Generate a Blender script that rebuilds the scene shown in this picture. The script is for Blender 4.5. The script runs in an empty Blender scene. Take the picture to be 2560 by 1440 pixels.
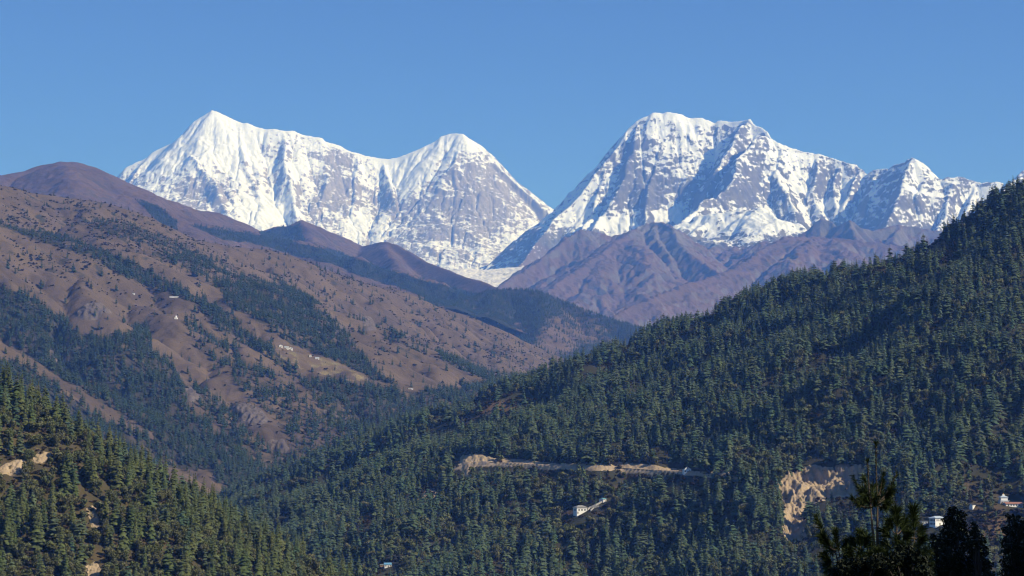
import bpy, math, random
import numpy as np

random.seed(7)
RNG = np.random.default_rng(7)
SC = bpy.context.scene
COL = SC.collection
R = math.radians

# ------------------------------------------------------------------ camera, sky, sun, exposure
FPX = 5134.0                      # focal length in pixels of a 2560 px wide frame
PITCH = math.atan((1200 - 720) / FPX)
cam_d = bpy.data.cameras.new('camera')
cam_d.sensor_width = 36.0
cam_d.lens = 36.0 * FPX / 2560.0
cam_d.clip_start = 0.5
cam_d.clip_end = 120000
cam = bpy.data.objects.new('camera', cam_d)
cam.rotation_euler = (math.pi / 2 + PITCH, 0, 0)
COL.objects.link(cam)
SC.camera = cam

SUN_EL = R(33)
SUN_DIR = np.array([0.92, -0.39])               # towards the sun, ground plan (right and behind the camera)
SUN_DIR /= np.linalg.norm(SUN_DIR)
world = bpy.data.worlds.new('World')
SC.world = world
world.use_nodes = True
wn = world.node_tree
wn.nodes.clear()
sky = wn.nodes.new('ShaderNodeTexSky')
sky.sky_type = 'NISHITA'
sky.sun_disc = False
sky.sun_elevation = SUN_EL
sky.sun_rotation = math.atan2(SUN_DIR[0], SUN_DIR[1])
sky.altitude = 8500
sky.air_density = 1.0
sky.dust_density = 0.0
sky.ozone_density = 10.0
bg = wn.nodes.new('ShaderNodeBackground')
bg.inputs['Strength'].default_value = 0.15
wo = wn.nodes.new('ShaderNodeOutputWorld')
wn.links.new(sky.outputs[0], bg.inputs['Color'])
wn.links.new(bg.outputs[0], wo.inputs['Surface'])

sun_d = bpy.data.lights.new('sun', 'SUN')
sun_d.energy = 5.0
sun_d.angle = R(0.53)
sun_d.color = (1.0, 0.97, 0.94)
sun = bpy.data.objects.new('sun', sun_d)
sx, sy, sz = SUN_DIR[0] * math.cos(SUN_EL), SUN_DIR[1] * math.cos(SUN_EL), math.sin(SUN_EL)
from mathutils import Vector
sun.rotation_euler = Vector((sx, sy, sz)).to_track_quat('Z', 'Y').to_euler()
COL.objects.link(sun)

SC.view_settings.view_transform = 'Standard'
SC.view_settings.look = 'None'
SC.view_settings.exposure = 0.25
SC.view_settings.gamma = 1.0
SC.cycles.filter_width = 1.15
SC.cycles.max_bounces = 4
SC.cycles.diffuse_bounces = 2
SC.cycles.volume_bounces = 2
SC.cycles.transparent_max_bounces = 8

# ------------------------------------------------------------------ picture <-> place
CP, SP = math.cos(PITCH), math.sin(PITCH)

def P(x, y, D):
    """World point on the ray of photo pixel (x, y) at ground distance D."""
    u = (x - 1280) / FPX
    v = (720 - y) / FPX
    Y = CP - v * SP
    Z = SP + v * CP
    t = D / Y
    return np.array([u * t, D, Z * t])

def px(X, Y, Z):
    f = Y * CP + Z * SP
    u = -Y * SP + Z * CP
    f = np.maximum(f, 1e-3)
    return 1280 + FPX * X / f, 720 - FPX * u / f

# ------------------------------------------------------------------ noise
def _hash(ix, iy, seed):
    h = (ix.astype(np.int64) * 374761393 + iy.astype(np.int64) * 668265263 + seed * 1442695041) & 0xFFFFFFFF
    h = ((h ^ (h >> 13)) * 1274126177) & 0xFFFFFFFF
    h = h ^ (h >> 16)
    return h

def gnoise(x, y, seed=0):
    x0 = np.floor(x); y0 = np.floor(y)
    fx = x - x0; fy = y - y0
    sxx = fx * fx * fx * (fx * (fx * 6 - 15) + 10)
    syy = fy * fy * fy * (fy * (fy * 6 - 15) + 10)
    def g(ix, iy, dx, dy):
        a = _hash(ix, iy, seed) * (2 * math.pi / 4294967296.0)
        return np.cos(a) * dx + np.sin(a) * dy
    n00 = g(x0, y0, fx, fy); n10 = g(x0 + 1, y0, fx - 1, fy)
    n01 = g(x0, y0 + 1, fx, fy - 1); n11 = g(x0 + 1, y0 + 1, fx - 1, fy - 1)
    a = n00 + sxx * (n10 - n00)
    b = n01 + sxx * (n11 - n01)
    return (a + syy * (b - a)) * 1.5

def fbm(x, y, octaves=5, seed=0, gain=0.5):
    s = 0; a = 1.0; t = 0
    for o in range(octaves):
        s = s + a * gnoise(x * 2 ** o + 17.3 * o, y * 2 ** o - 9.1 * o, seed + o)
        t += a; a *= gain
    return s / t

def ridged(x, y, octaves=5, seed=0, gain=0.5):
    s = 0; a = 1.0; t = 0
    for o in range(octaves):
        s = s + a * (1 - 2 * np.abs(gnoise(x * 2 ** o + 5.3 * o, y * 2 ** o + 7.7 * o, seed + o)))
        t += a; a *= gain
    return s / t

def sstep(a, b, x):
    t = np.clip((x - a) / (b - a), 0, 1)
    return t * t * (3 - 2 * t)

def blobs(x, y, items):
    s = np.zeros_like(x)
    for (cx, cy, rx, ry, a) in items:
        s += a * np.exp(-(((x - cx) / rx) ** 2 + ((y - cy) / ry) ** 2))
    return s

def inpoly(x, y, poly):
    ins = np.zeros(x.shape, bool)
    n = len(poly)
    for i in range(n):
        x1, y1 = poly[i]; x2, y2 = poly[(i + 1) % n]
        if y1 == y2: continue
        c = ((y1 > y) != (y2 > y)) & (x < (x2 - x1) * (y - y1) / (y2 - y1) + x1)
        ins ^= c
    return ins

def linedist(x, y, line):
    d = np.full(x.shape, 1e9)
    for (x1, y1), (x2, y2) in zip(line[:-1], line[1:]):
        ux, uy = x2 - x1, y2 - y1
        t = np.clip(((x - x1) * ux + (y - y1) * uy) / (ux * ux + uy * uy + 1e-9), 0, 1)
        d = np.minimum(d, np.hypot(x - x1 - t * ux, y - y1 - t * uy))
    return d

# ------------------------------------------------------------------ terrain: ridge lines -> slopes -> erosion
def base_z(Y):
    return np.where(Y < 3000, -330 + 0 * Y, -330 + 0.102 * (Y - 3000))

class Field:
    def sample(self, X, Y, arr=None):
        H = self.H if arr is None else arr
        gx = np.clip((X - self.x0) / self.dx, 0, self.nx - 1.001)
        gy = np.clip((Y - self.y0) / self.dx, 0, self.ny - 1.001)
        i = gx.astype(int); j = gy.astype(int)
        fx = gx - i; fy = gy - j
        return (H[j, i] * (1 - fx) * (1 - fy) + H[j, i + 1] * fx * (1 - fy)
                + H[j + 1, i] * (1 - fx) * fy + H[j + 1, i + 1] * fx * fy)

def upsample(H):
    ny, nx = H.shape
    out = np.empty((ny * 2 - 1, nx * 2 - 1))
    out[::2, ::2] = H
    out[1::2, ::2] = 0.5 * (H[1:] + H[:-1])
    out[:, 1::2] = 0.5 * (out[:, 2::2] + out[:, :-1:2])
    return out

def erode(H, dx, keep, iters, K, diff, lo):
    ny, nx = H.shape
    idx = np.arange(ny * nx).reshape(ny, nx)
    offs = [(-1, 0, 1), (1, 0, 1), (0, -1, 1), (0, 1, 1), (-1, -1, 1.4142), (-1, 1, 1.4142), (1, -1, 1.4142), (1, 1, 1.4142)]
    A = np.ones(ny * nx)
    for it in range(iters):
        Hp = np.pad(H, 1, mode='edge')
        best = np.zeros_like(H); rec = idx.copy(); mn = np.full(H.shape, 1e9)
        for dj, di, dd in offs:
            nb = Hp[1 + dj:1 + dj + ny, 1 + di:1 + di + nx]
            s = (H - nb) / (dd * dx)
            mn = np.minimum(mn, nb)
            jj0, jj1 = max(0, -dj), ny - max(0, dj)
            ii0, ii1 = max(0, -di), nx - max(0, di)
            m = np.zeros(H.shape, bool)
            m[jj0:jj1, ii0:ii1] = s[jj0:jj1, ii0:ii1] > best[jj0:jj1, ii0:ii1]
            best = np.where(m, s, best)
            rec = np.where(m, idx + dj * nx + di, rec)
        r = rec.ravel()
        root = r == idx.ravel()
        S = np.ones(ny * nx)
        Rr = r.copy()
        act = ~root
        for k in range(11):
            w = np.where(act, S, 0)
            S = S + np.bincount(Rr, weights=w, minlength=ny * nx)
            # chains that reach a root stop there
            act = act & ~root[Rr]
            Rr = r[Rr] if k == 0 else Rr[Rr]
            if not act.any(): break
        A = S
        a = np.sqrt(np.minimum(S, 40000)).reshape(ny, nx) * dx
        dh = K * a * best
        dh = np.minimum(dh, 0.45 * np.maximum(H - H.ravel()[r].reshape(ny, nx), 0))
        H = H - dh * keep
        pit = (root.reshape(ny, nx)) & (H < mn)
        H = np.where(pit, mn + 0.02 * dx, H)
        Hp = np.pad(H, 1, mode='edge')
        lap = (Hp[:-2, 1:-1] + Hp[2:, 1:-1] + Hp[1:-1, :-2] + Hp[1:-1, 2:]) * 0.25 - H
        H = H + diff * lap * keep
        H = np.maximum(H, lo)
    return H, A.reshape(ny, nx)

def build_field(ridges, X0, X1, Y0, Y1, dx, k=1.0, L=6000, r=10, noise=(0, 300), flute=(0, 80),
                er=(40, 0.006, 0.15), er2=(8, 0.006, 0.1), fine=(2.0, 40), crest=6.0, seed=1, pin=60, lo=None):
    """ridges: list of (points[(px, py, distance)], options) -> a Field holding heights, ridge distance and drainage."""
    f = Field()
    hx = dx * 2
    nx = int((X1 - X0) / hx) + 1; ny = int((Y1 - Y0) / hx) + 1
    gx, gy = np.meshgrid(X0 + hx * np.arange(nx), Y0 + hx * np.arange(ny))
    wx = gx + noise[1] * 0.10 * fbm(gx / noise[1], gy / noise[1], 4, seed + 50)
    wy = gy + noise[1] * 0.10 * fbm(gx / noise[1], gy / noise[1], 4, seed + 60)
    best = np.full(gx.shape, -1e9); bd = np.full(gx.shape, 1e9); bs = np.zeros(gx.shape)
    dmin = np.full(gx.shape, 1e9)
    for ri, (pts, opt) in enumerate(ridges):
        kk = opt.get('k', k); LL = opt.get('L', L); rr = opt.get('r', r)
        kL, kR = kk if isinstance(kk, tuple) else (kk, kk)
        pw = [P(a, b, D * 1000.0) for a, b, D in pts]
        s0 = ri * 7717.0
        for (p, q) in zip(pw[:-1], pw[1:]):
            ux, uy = q[0] - p[0], q[1] - p[1]
            l2 = ux * ux + uy * uy + 1e-6; ll = math.sqrt(l2)
            t = np.clip(((wx - p[0]) * ux + (wy - p[1]) * uy) / l2, 0, 1)
            ddx = wx - p[0] - t * ux; ddy = wy - p[1] - t * uy
            d = np.hypot(ddx, ddy)
            side = (ux * ddy - uy * ddx) > 0
            z = p[2] + t * (q[2] - p[2])
            kx = np.where(side, kL, kR)
            h = z - kx * (np.sqrt(d * d + rr * rr) - rr) / (1 + d / LL)
            m = h > best
            best = np.where(m, h, best); bd = np.where(m, d, bd); bs = np.where(m, s0 + t * ll, bs)
            if ri == 0 or opt.get('pin'):
                t2 = np.clip(((gx - p[0]) * ux + (gy - p[1]) * uy) / l2, 0, 1)
                dmin = np.minimum(dmin, np.hypot(gx - p[0] - t2 * ux, gy - p[1] - t2 * uy))
            s0 += ll
    H = best
    amp = sstep(0, pin * 6, dmin)
    if noise[0]:
        H = H + noise[0] * amp * (ridged(gx / noise[1], gy / noise[1], 5, seed) - 0.35)
    if flute[0]:
        fl = ridged(bs / flute[1], bd / (flute[1] * 9), 3, seed + 9)
        H = H + flute[0] * sstep(0, pin * 2.5, dmin) * (fl - 0.3)
    bz = base_z(gy) - 15 if lo is None else gy * 0 + lo
    H = np.maximum(H, bz)
    keep = sstep(0, pin, dmin) * 0.97 + 0.03
    H, A = erode(H, hx, keep, er[0], er[1], er[2], bz)
    H = upsample(H); keep = upsample(keep); bd = upsample(dmin)
    ny, nx = H.shape
    gx, gy = np.meshgrid(X0 + dx * np.arange(nx), Y0 + dx * np.arange(ny))
    H = H + fine[0] * (0.25 + 0.75 * sstep(0, pin * 2, bd)) * ridged(gx / fine[1], gy / fine[1], 4, seed + 31)
    H = H + crest * np.exp(-(bd / (pin * 0.5)) ** 2) * ridged(gx / (dx * 9), gy / (dx * 9), 3, seed + 37)
    bz = base_z(gy) - 15 if lo is None else gy * 0 + lo
    H = np.maximum(H, bz)
    H, A = erode(H, dx, keep, er2[0], er2[1], er2[2], bz)
    f.H, f.A, f.d = H, A * dx * dx, bd
    f.x0, f.y0, f.dx, f.nx, f.ny = X0, Y0, dx, nx, ny
    f.gx, f.gy, f.bz = gx, gy, bz
    update(f)
    return f

def update(f):
    gyv, gxv = np.gradient(f.H, f.dx)
    f.slope = np.hypot(gxv, gyv)
    f.nx_, f.ny_ = -gxv, -gyv
    Hp = np.pad(f.H, 2, mode='edge')
    f.curv = (Hp[:-4, 2:-2] + Hp[4:, 2:-2] + Hp[2:-2, :-4] + Hp[2:-2, 4:]) * 0.25 - f.H
    f.px, f.py = px(f.gx, f.gy, f.H)

def field_mesh(f, name, mat, cover, var):
    ny, nx = f.H.shape
    up = f.H > f.bz + 2
    q = up[:-1, :-1] | up[1:, :-1] | up[:-1, 1:] | up[1:, 1:]
    idx = np.arange(ny * nx).reshape(ny, nx)
    faces = np.stack([idx[:-1, :-1][q], idx[:-1, 1:][q], idx[1:, 1:][q], idx[1:, :-1][q]], 1)
    used = np.zeros(ny * nx, bool); used[faces.ravel()] = True
    remap = np.cumsum(used) - 1
    V = np.stack([f.gx.ravel()[used], f.gy.ravel()[used], f.H.ravel()[used]], 1)
    faces = remap[faces]
    me = bpy.data.meshes.new(name)
    me.vertices.add(len(V)); me.vertices.foreach_set('co', V.astype(np.float32).ravel())
    me.loops.add(faces.size); me.loops.foreach_set('vertex_index', faces.astype(np.int32).ravel())
    me.polygons.add(len(faces)); me.polygons.foreach_set('loop_start', (np.arange(len(faces)) * 4).astype(np.int32))
    me.update(calc_edges=True)
    me.polygons.foreach_set('use_smooth', np.ones(len(faces), bool))
    at = me.attributes.new('cover', 'FLOAT_COLOR', 'POINT')
    c = np.concatenate([np.stack([cc.ravel()[used] for cc in cover], 1), var.ravel()[used][:, None]], 1)
    at.data.foreach_set('color', c.astype(np.float32).ravel())
    o = bpy.data.objects.new(name, me)
    o['kind'] = 'structure'
    me.materials.append(mat)
    COL.objects.link(o)
    return o

# ------------------------------------------------------------------ materials
class NT:
    def __init__(s, mat):
        mat.use_nodes = True
        s.t = mat.node_tree; s.t.nodes.clear()
    def n(s, typ, **kw):
        nd = s.t.nodes.new(typ)
        for k_, v_ in kw.items(): setattr(nd, k_, v_)
        return nd
    def l(s, a, b): s.t.links.new(a, b)
    def math(s, op, a, b=None, c=None, clamp=False):
        nd = s.n('ShaderNodeMath', operation=op); nd.use_clamp = clamp
        for i, v in enumerate((a, b, c)):
            if v is None: continue
            if isinstance(v, (int, float)): nd.inputs[i].default_value = v
            else: s.l(v, nd.inputs[i])
        return nd.outputs[0]
    def mix(s, fac, a, b, blend='MIX'):
        nd = s.n('ShaderNodeMix', data_type='RGBA', blend_type=blend)
        for sock, v in ((nd.inputs[0], fac), (nd.inputs[6], a), (nd.inputs[7], b)):
            if isinstance(v, (int, float)): sock.default_value = v
            elif isinstance(v, tuple): sock.default_value = (*v, 1.0)
            else: s.l(v, sock)
        return nd.outputs[2]
    def noise(s, vec, scale, detail=6, rough=0.6):
        nd = s.n('ShaderNodeTexNoise'); nd.inputs['Scale'].default_value = scale
        nd.inputs['Detail'].default_value = detail; nd.inputs['Roughness'].default_value = rough
        s.l(vec, nd.inputs['Vector'])
        return nd.outputs['Fac']
    def finish(s, color, rough=0.9, normal=None, spec=0.2):
        b = s.n('ShaderNodeBsdfPrincipled')
        if isinstance(color, tuple): b.inputs['Base Color'].default_value = (*color, 1)
        else: s.l(color, b.inputs['Base Color'])
        b.inputs['Roughness'].default_value = rough
        b.inputs['Specular IOR Level'].default_value = spec
        if normal is not None: s.l(normal, b.inputs['Normal'])
        o = s.n('ShaderNodeOutputMaterial'); s.l(b.outputs[0], o.inputs['Surface'])
        return b

def terrain_mat(name, base, c1, c2, c3, lam=60.0, amp=0.7, w=0.25, bump=0.0):
    """Ground cover mixed from four kinds of surface by the mesh's cover masks, edges broken up by noise."""
    m = bpy.data.materials.new(name); t = NT(m)
    geo = t.n('ShaderNodeNewGeometry'); pos = geo.outputs['Position']
    at = t.n('ShaderNodeAttribute', attribute_name='cover')
    sep = t.n('ShaderNodeSeparateColor'); t.l(at.outputs['Color'], sep.inputs[0])
    var = at.outputs['Alpha']
    n1 = t.noise(pos, 1.0 / (lam * 4), 8, 0.65)
    n2 = t.noise(pos, 1.0 / lam, 8, 0.7)
    n3 = t.noise(pos, 4.0 / lam, 6, 0.7)
    f1 = t.math('ADD', t.math('MULTIPLY_ADD', n1, 2.4, -0.7), t.math('MULTIPLY_ADD', var, 1.0, -0.5), clamp=True)
    f3 = t.math('MULTIPLY_ADD', n3, 2.2, -0.6, clamp=True)
    def two(pair):
        return t.mix(t.math('MULTIPLY_ADD', f1, 0.6, t.math('MULTIPLY', f3, 0.4)), pair[0], pair[1])
    col = two(base)
    jit = t.math('MULTIPLY_ADD', n2, amp, -amp / 2)
    jit = t.math('ADD', jit, t.math('MULTIPLY_ADD', n3, amp * 0.5, -amp * 0.25))
    for ch, pair in ((1, c2), (2, c3), (0, c1)):
        if pair is None: continue
        fac = t.math('MULTIPLY_ADD', t.math('ADD', t.math('ADD', sep.outputs[ch], jit), -0.5), 1.0 / w, 0.5, clamp=True)
        col = t.mix(fac, col, two(pair))
    nrm = None
    if bump:
        bn = t.n('ShaderNodeBump'); bn.inputs['Strength'].default_value = 0.6; bn.inputs['Distance'].default_value = bump
        t.l(n3, bn.inputs['Height']); nrm = bn.outputs[0]
    t.finish(col, 0.95, nrm, 0.1)
    return m

def simple_mat(name, a, b=None, scale=2.0, rough=0.8):
    m = bpy.data.materials.new(name); t = NT(m)
    if b is None: b = tuple(v * 0.75 for v in a)
    tc = t.n('ShaderNodeTexCoord')
    n = t.noise(tc.outputs['Object'], scale, 5, 0.6)
    t.finish(t.mix(t.math('MULTIPLY_ADD', n, 2.2, -0.6, clamp=True), a, b), rough)
    return m

SNOW = ((0.78, 0.82, 0.89), (0.66, 0.71, 0.79))
GREYROCK = ((0.32, 0.295, 0.275), (0.155, 0.145, 0.14))

#@@TERRAIN
# ------------------------------------------------------------------ the setting, far to near
def kpts(pts): return pts

# 1. the twin snow peaks on the left, 28 km off
crestA = [(60, 640, 28.6), (200, 520, 28.4), (300, 436, 28.2), (318, 418, 28.2), (363, 397, 28.2), (384, 379, 28.2), (412, 366, 28.2), (437, 354, 28.2),
          (459, 337, 28.2), (469, 324, 28.2), (489, 302.5, 28.2), (500, 295, 28.2), (528, 276.5, 28.2), (540, 279, 28.2), (575, 293, 28.2),
          (603, 306, 28.2), (618, 308, 28.2), (641, 319, 28.2), (667, 324, 28.2), (688, 323, 28.2), (712, 328, 28.2), (736, 328, 28.2),
          (755, 337, 28.2), (780, 341, 28.2), (802, 346, 28.2), (812, 355, 28.2), (847, 364, 28.2), (876, 378, 28.2), (911, 390, 28.2),
          (952, 397, 28.2), (993, 396, 28.2), (1022, 386, 28.2), (1057, 370, 28.2), (1083, 355, 28.2), (1101, 342, 28.2), (1133, 334, 28.2),
          (1159, 335, 28.1), (1174, 346, 28.1), (1203, 368, 28.1), (1223, 388, 28.0), (1246, 410, 28.0), (1252, 422, 28.0), (1287, 455, 28.0),
          (1319, 485, 27.9), (1340, 504, 27.9), (1357, 508, 27.9), (1378, 524, 27.8), (1392, 543, 27.8), (1450, 620, 27.6), (1550, 700, 27.4)]
A_r = [(crestA, dict(k=(1.1, 1.25), L=5000)),
       ([(437, 352, 28.2), (455, 352, 28.0), (468, 382, 27.6), (505, 420, 27.2), (538, 445, 26.95), (552, 495, 26.5), (570, 545, 26.2), (580, 600, 25.9)], dict(k=1.5)),
       ([(363, 397, 28.2), (352, 420, 28.0), (325, 462, 27.6), (310, 500, 27.3)], dict(k=1.5)),
       ([(400, 372, 28.2), (405, 420, 27.9), (385, 480, 27.4), (375, 530, 27.1)], dict(k=1.5)),
       ([(712, 328, 28.2), (714, 360, 27.95), (708, 400, 27.6), (720, 440, 27.3), (735, 500, 26.9), (742, 540, 26.6), (752, 570, 26.3)], dict(k=1.5)),
       ([(600, 306, 28.2), (606, 350, 27.9), (612, 410, 27.5), (640, 470, 27.1), (655, 510, 26.8)], dict(k=1.5)),
       ([(893, 384, 28.2), (896, 420, 27.9), (892, 480, 27.5), (876, 530, 27.1), (866, 580, 26.8), (850, 620, 26.5)], dict(k=1.5)),
       ([(800, 346, 28.2), (810, 400, 27.9), (820, 450, 27.55), (800, 510, 27.1), (790, 560, 26.8)], dict(k=1.5)),
       ([(955, 398, 28.2), (972, 450, 27.8), (988, 505, 27.3), (1003, 545, 27.0), (1050, 585, 26.6), (1100, 620, 26.2), (1150, 650, 25.9)], dict(k=1.4)),
       ([(1159, 335, 28.1), (1148, 370, 27.9), (1133, 410, 27.6), (1142, 460, 27.3), (1140, 520, 26.9), (1128, 570, 26.6)], dict(k=1.5)),
       ([(1133, 410, 27.6), (1172, 455, 27.35), (1190, 520, 27.0), (1195, 580, 26.7), (1200, 640, 26.3)], dict(k=1.5)),
       ([(1243, 408, 28.0), (1248, 470, 27.6), (1244, 540, 27.2), (1238, 620, 26.8), (1240, 660, 26.5)], dict(k=1.6)),
       ([(1345, 506, 27.9), (1346, 560, 27.6), (1332, 610, 27.4), (1320, 650, 27.2)], dict(k=1.7)),
       ([(1290, 457, 28.0), (1296, 520, 27.7), (1290, 590, 27.3), (1275, 640, 27.0)], dict(k=1.6))]
fA = build_field(A_r, -5600, 1500, 24800, 29200, 10, k=1.3, noise=(80, 600), flute=(50, 100), er=(26, 0.0045, 0.06),
                 er2=(3, 0.004, 0.03), fine=(20, 110), crest=6, seed=11, pin=70)
f = fA
big = fbm(f.gx / 900, f.H / 700, 4, 3)
mid = fbm(f.gx / 140 + f.H / 400, f.H / 260, 5, 4)
strk = fbm(f.gx / 45, f.H / 330, 4, 5)                         # streaks down the fall line
alt = (f.H - 3200) / 1500.0
prior = blobs(f.px, f.py, [(480, 340, 130, 70, .45), (600, 340, 150, 45, .55), (560, 420, 70, 60, .35), (690, 520, 70, 40, 1.0), (620, 560, 40, 40, .5),
                           (680, 560, 60, 25, .8), (1040, 400, 110, 40, .8), (1020, 440, 50, 35, .7), (1130, 350, 60, 25, .8), (910, 430, 45, 40, .35),
                           (900, 520, 30, 60, .5), (900, 560, 50, 25, .5), (420, 400, 70, 40, .5), (700, 400, 90, 70, .3), (760, 420, 40, 40, .3),
                           (1095, 610, 60, 12, .5), (960, 590, 40, 30, .35), (1290, 600, 80, 20, .25), (560, 520, 60, 30, .1),
                           (850, 430, 60, 70, -.45), (820, 520, 110, 60, -.30), (1120, 500, 110, 80, -.42), (1230, 480, 90, 80, -.38), (1050, 600, 80, 30, -.25),
                           (480, 460, 50, 60, -.40), (500, 510, 60, 25, -.25), (555, 470, 25, 50, -.5), (585, 330, 16, 18, -.6), (690, 365, 40, 25, -.35), (740, 370, 25, 30, -.2), (650, 440, 30, 40, -.25),
                           (930, 640, 120, 30, -.3), (1150, 410, 60, 30, -.3), (1000, 560, 150, 70, -.25), (1250, 580, 110, 60, -.28), (1080, 610, 120, 40, -.2), (880, 500, 60, 60, -.15), (470, 520, 100, 30, -.2), (760, 520, 30, 50, -.15), (540, 300, 100, 30, .3)])
fine_ = fbm(f.gx / 75, f.H / 60, 5, 9, .65)
led = ridged(f.gx / 420, (f.H + 0.35 * f.gx) / 70, 4, 10)
f2_ = fbm(f.gx / 34, f.H / 26, 4, 90, .7)
snow = 0.345 + 0.80 * prior - 0.46 * (f.slope - 1.2) + 0.38 * mid + 0.70 * fine_ + 0.32 * f2_ + 0.42 * strk + 0.40 * led + 0.2 * big + 0.015 * np.clip(f.curv, -12, 12)
snow = np.where(snow < 0.5, 0.5 - (0.5 - snow) * 0.62, snow)
cd = linedist(f.px, f.py, [(a_, b_) for a_, b_, _ in crestA])
snow = np.maximum(snow, 1.1 * sstep(8, 2, cd + 5 * mid + 4 * sstep(1170, 1230, f.px)))
rockv = 0.5 + 0.7 * fbm(f.gx / 260, (f.H + 0.3 * f.gx) / 50, 4, 8) + 0.8 * fbm(f.gx / 40, f.H / 90, 4, 82)
zero = np.zeros_like(f.H)
m_snowmt = terrain_mat('snow_and_grey_rock', GREYROCK, SNOW, None, None, lam=55, amp=0.85, w=0.16, bump=14.0)
field_mesh(fA, 'snow_mountain', m_snowmt, (snow, zero, zero), rockv)

# 2. the broad snow massif on the right, 21-24 km off, and the rocky peaks beside it
crestB = [(1250, 740, 21.6), (1300, 660, 22.2), (1330, 620, 22.5), (1360, 585, 22.7), (1390, 546, 23.0), (1421, 518, 23.15), (1452, 485, 23.3), (1488, 438, 23.5), (1515, 402, 23.65),
          (1538, 377, 23.75), (1552, 354, 23.85), (1565, 335, 23.9), (1577, 318, 24.0), (1596, 299, 24.0), (1618, 290.5, 24.0), (1632, 283, 24.0), (1654, 285, 24.0),
          (1668, 282, 24.0), (1693, 284, 24.0), (1710, 290.5, 24.0), (1729, 295, 24.0), (1754, 295, 24.0), (1777, 306, 24.0), (1785, 308.5, 24.0),
          (1796, 302, 24.0), (1827, 306, 23.9), (1857, 303, 23.8), (1874, 297.5, 23.7), (1888, 313, 23.6), (1904, 321, 23.5), (1917, 329, 23.4),
          (1924, 347.5, 23.3), (1943, 357, 23.2), (1957, 364, 23.2), (2008, 380, 23.2), (2046, 386, 23.2), (2072, 393, 23.2), (2104, 403, 23.1),
          (2122, 409, 23.0), (2142, 411, 23.0), (2157, 424, 22.9), (2168, 440, 22.8)]
crestB2 = [(2168, 440, 22.9), (2180, 430, 22.8), (2192, 425, 22.7), (2215, 424, 22.6), (2227, 428, 22.5), (2235, 414, 22.4), (2244, 412, 22.3), (2267, 406, 22.2), (2273, 397, 22.1),
           (2291, 395, 22.0), (2308, 405, 22.0), (2323, 418, 22.0), (2340, 437, 22.0), (2353, 454, 22.0), (2367, 443, 21.9), (2384, 446, 21.9), (2396, 443, 21.9),
           (2413, 446, 21.9), (2439, 454, 21.9), (2454, 460, 21.8), (2469, 457, 21.8), (2483, 457, 21.8), (2498, 456, 21.8), (2518, 465, 21.8), (2527, 456, 21.7),
           (2541, 443, 21.7), (2556, 428, 21.7), (2600, 400, 21.7), (2680, 425, 21.7), (2760, 470, 21.7)]
B_r = [(crestB, dict(k=(2.4, 1.35), L=5000)), (crestB2, dict(k=1.35, L=4500, pin=1)),
       ([(1668, 284, 24.0), (1663, 329, 23.8), (1657, 371, 23.6), (1638, 410, 23.4), (1627, 440, 23.2), (1622, 477, 22.95), (1620, 515, 22.7), (1612, 560, 22.4)], dict(k=1.7)),
       ([(1596, 299, 24.0), (1592, 340, 23.75), (1580, 390, 23.5), (1560, 440, 23.2), (1540, 490, 22.9), (1500, 545, 22.6), (1480, 580, 22.3)], dict(k=1.6)),
       ([(1515, 402, 23.65), (1510, 450, 23.4), (1490, 500, 23.1), (1480, 540, 22.8), (1440, 590, 22.4)], dict(k=1.5)),
       ([(1874, 297.5, 23.7), (1845, 332, 23.4), (1818, 372, 23.1), (1808, 400, 22.95), (1790, 440, 22.7), (1772, 480, 22.4)], dict(k=1.6)),
       ([(1924, 347, 23.3), (1897, 346, 23.0), (1872, 372, 22.75), (1848, 400, 22.5), (1842, 445, 22.2), (1818, 480, 21.9), (1775, 507, 21.6), (1755, 520, 21.45), (1725, 548, 21.2), (1690, 572, 20.9)], dict(k=(1.5, 1.5))),
       ([(1957, 364, 23.2), (1950, 400, 22.9), (1945, 440, 22.6), (1960, 480, 22.3), (1985, 530, 22.0)], dict(k=1.5)),
       ([(2046, 386, 23.2), (2040, 430, 22.9), (2035, 480, 22.6), (2050, 530, 22.3)], dict(k=1.6)),
       ([(2104, 403, 23.1), (2092, 440, 22.9), (2085, 480, 22.6), (2092, 530, 22.3)], dict(k=1.6)),
       ([(2157, 424, 22.9), (2135, 470, 22.6), (2110, 520, 22.3)], dict(k=1.7)),
       ([(1690, 572, 20.9), (1745, 545, 20.9), (1800, 548, 20.8), (1860, 535, 20.8), (1900, 517, 20.7), (1925, 530, 20.6), (1955, 548, 20.5), (1990, 580, 20.3), (2010, 600, 20.1)], dict(k=(0.9, 0.75), L=3000)),
       ([(1800, 548, 20.8), (1815, 590, 20.4), (1830, 620, 20.0)], dict(k=0.8)),
       ([(2278, 397, 22.0), (2270, 430, 21.8), (2250, 480, 21.4), (2240, 520, 21.1), (2215, 570, 20.7)], dict(k=1.6)),
       ([(2323, 418, 22.0), (2310, 460, 21.7), (2290, 500, 21.4)], dict(k=1.7)),
       ([(2384, 446, 21.9), (2376, 490, 21.6), (2358, 540, 21.2), (2335, 590, 20.8)], dict(k=1.6)),
       ([(2440, 455, 21.9), (2425, 510, 21.5), (2400, 560, 21.1)], dict(k=1.6)),
       ([(2556, 428, 21.7), (2520, 480, 21.3), (2480, 530, 20.9)], dict(k=1.6)),
       ([(2192, 425, 22.7), (2180, 480, 22.3), (2165, 540, 21.9), (2140, 580, 21.6)], dict(k=1.6))]
fB = build_field(B_r, -1000, 6200, 19000, 25400, 10, k=1.4, noise=(90, 600), flute=(52, 90), er=(26, 0.0045, 0.06),
                 er2=(3, 0.004, 0.03), fine=(22, 110), crest=13, seed=23, pin=60)
f = fB
big = fbm(f.gx / 900, f.H / 700, 4, 13)
mid = fbm(f.gx / 150 + f.H / 400, f.H / 200, 5, 14)
strk = fbm(f.gx / 45, f.H / 300, 4, 15)
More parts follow.
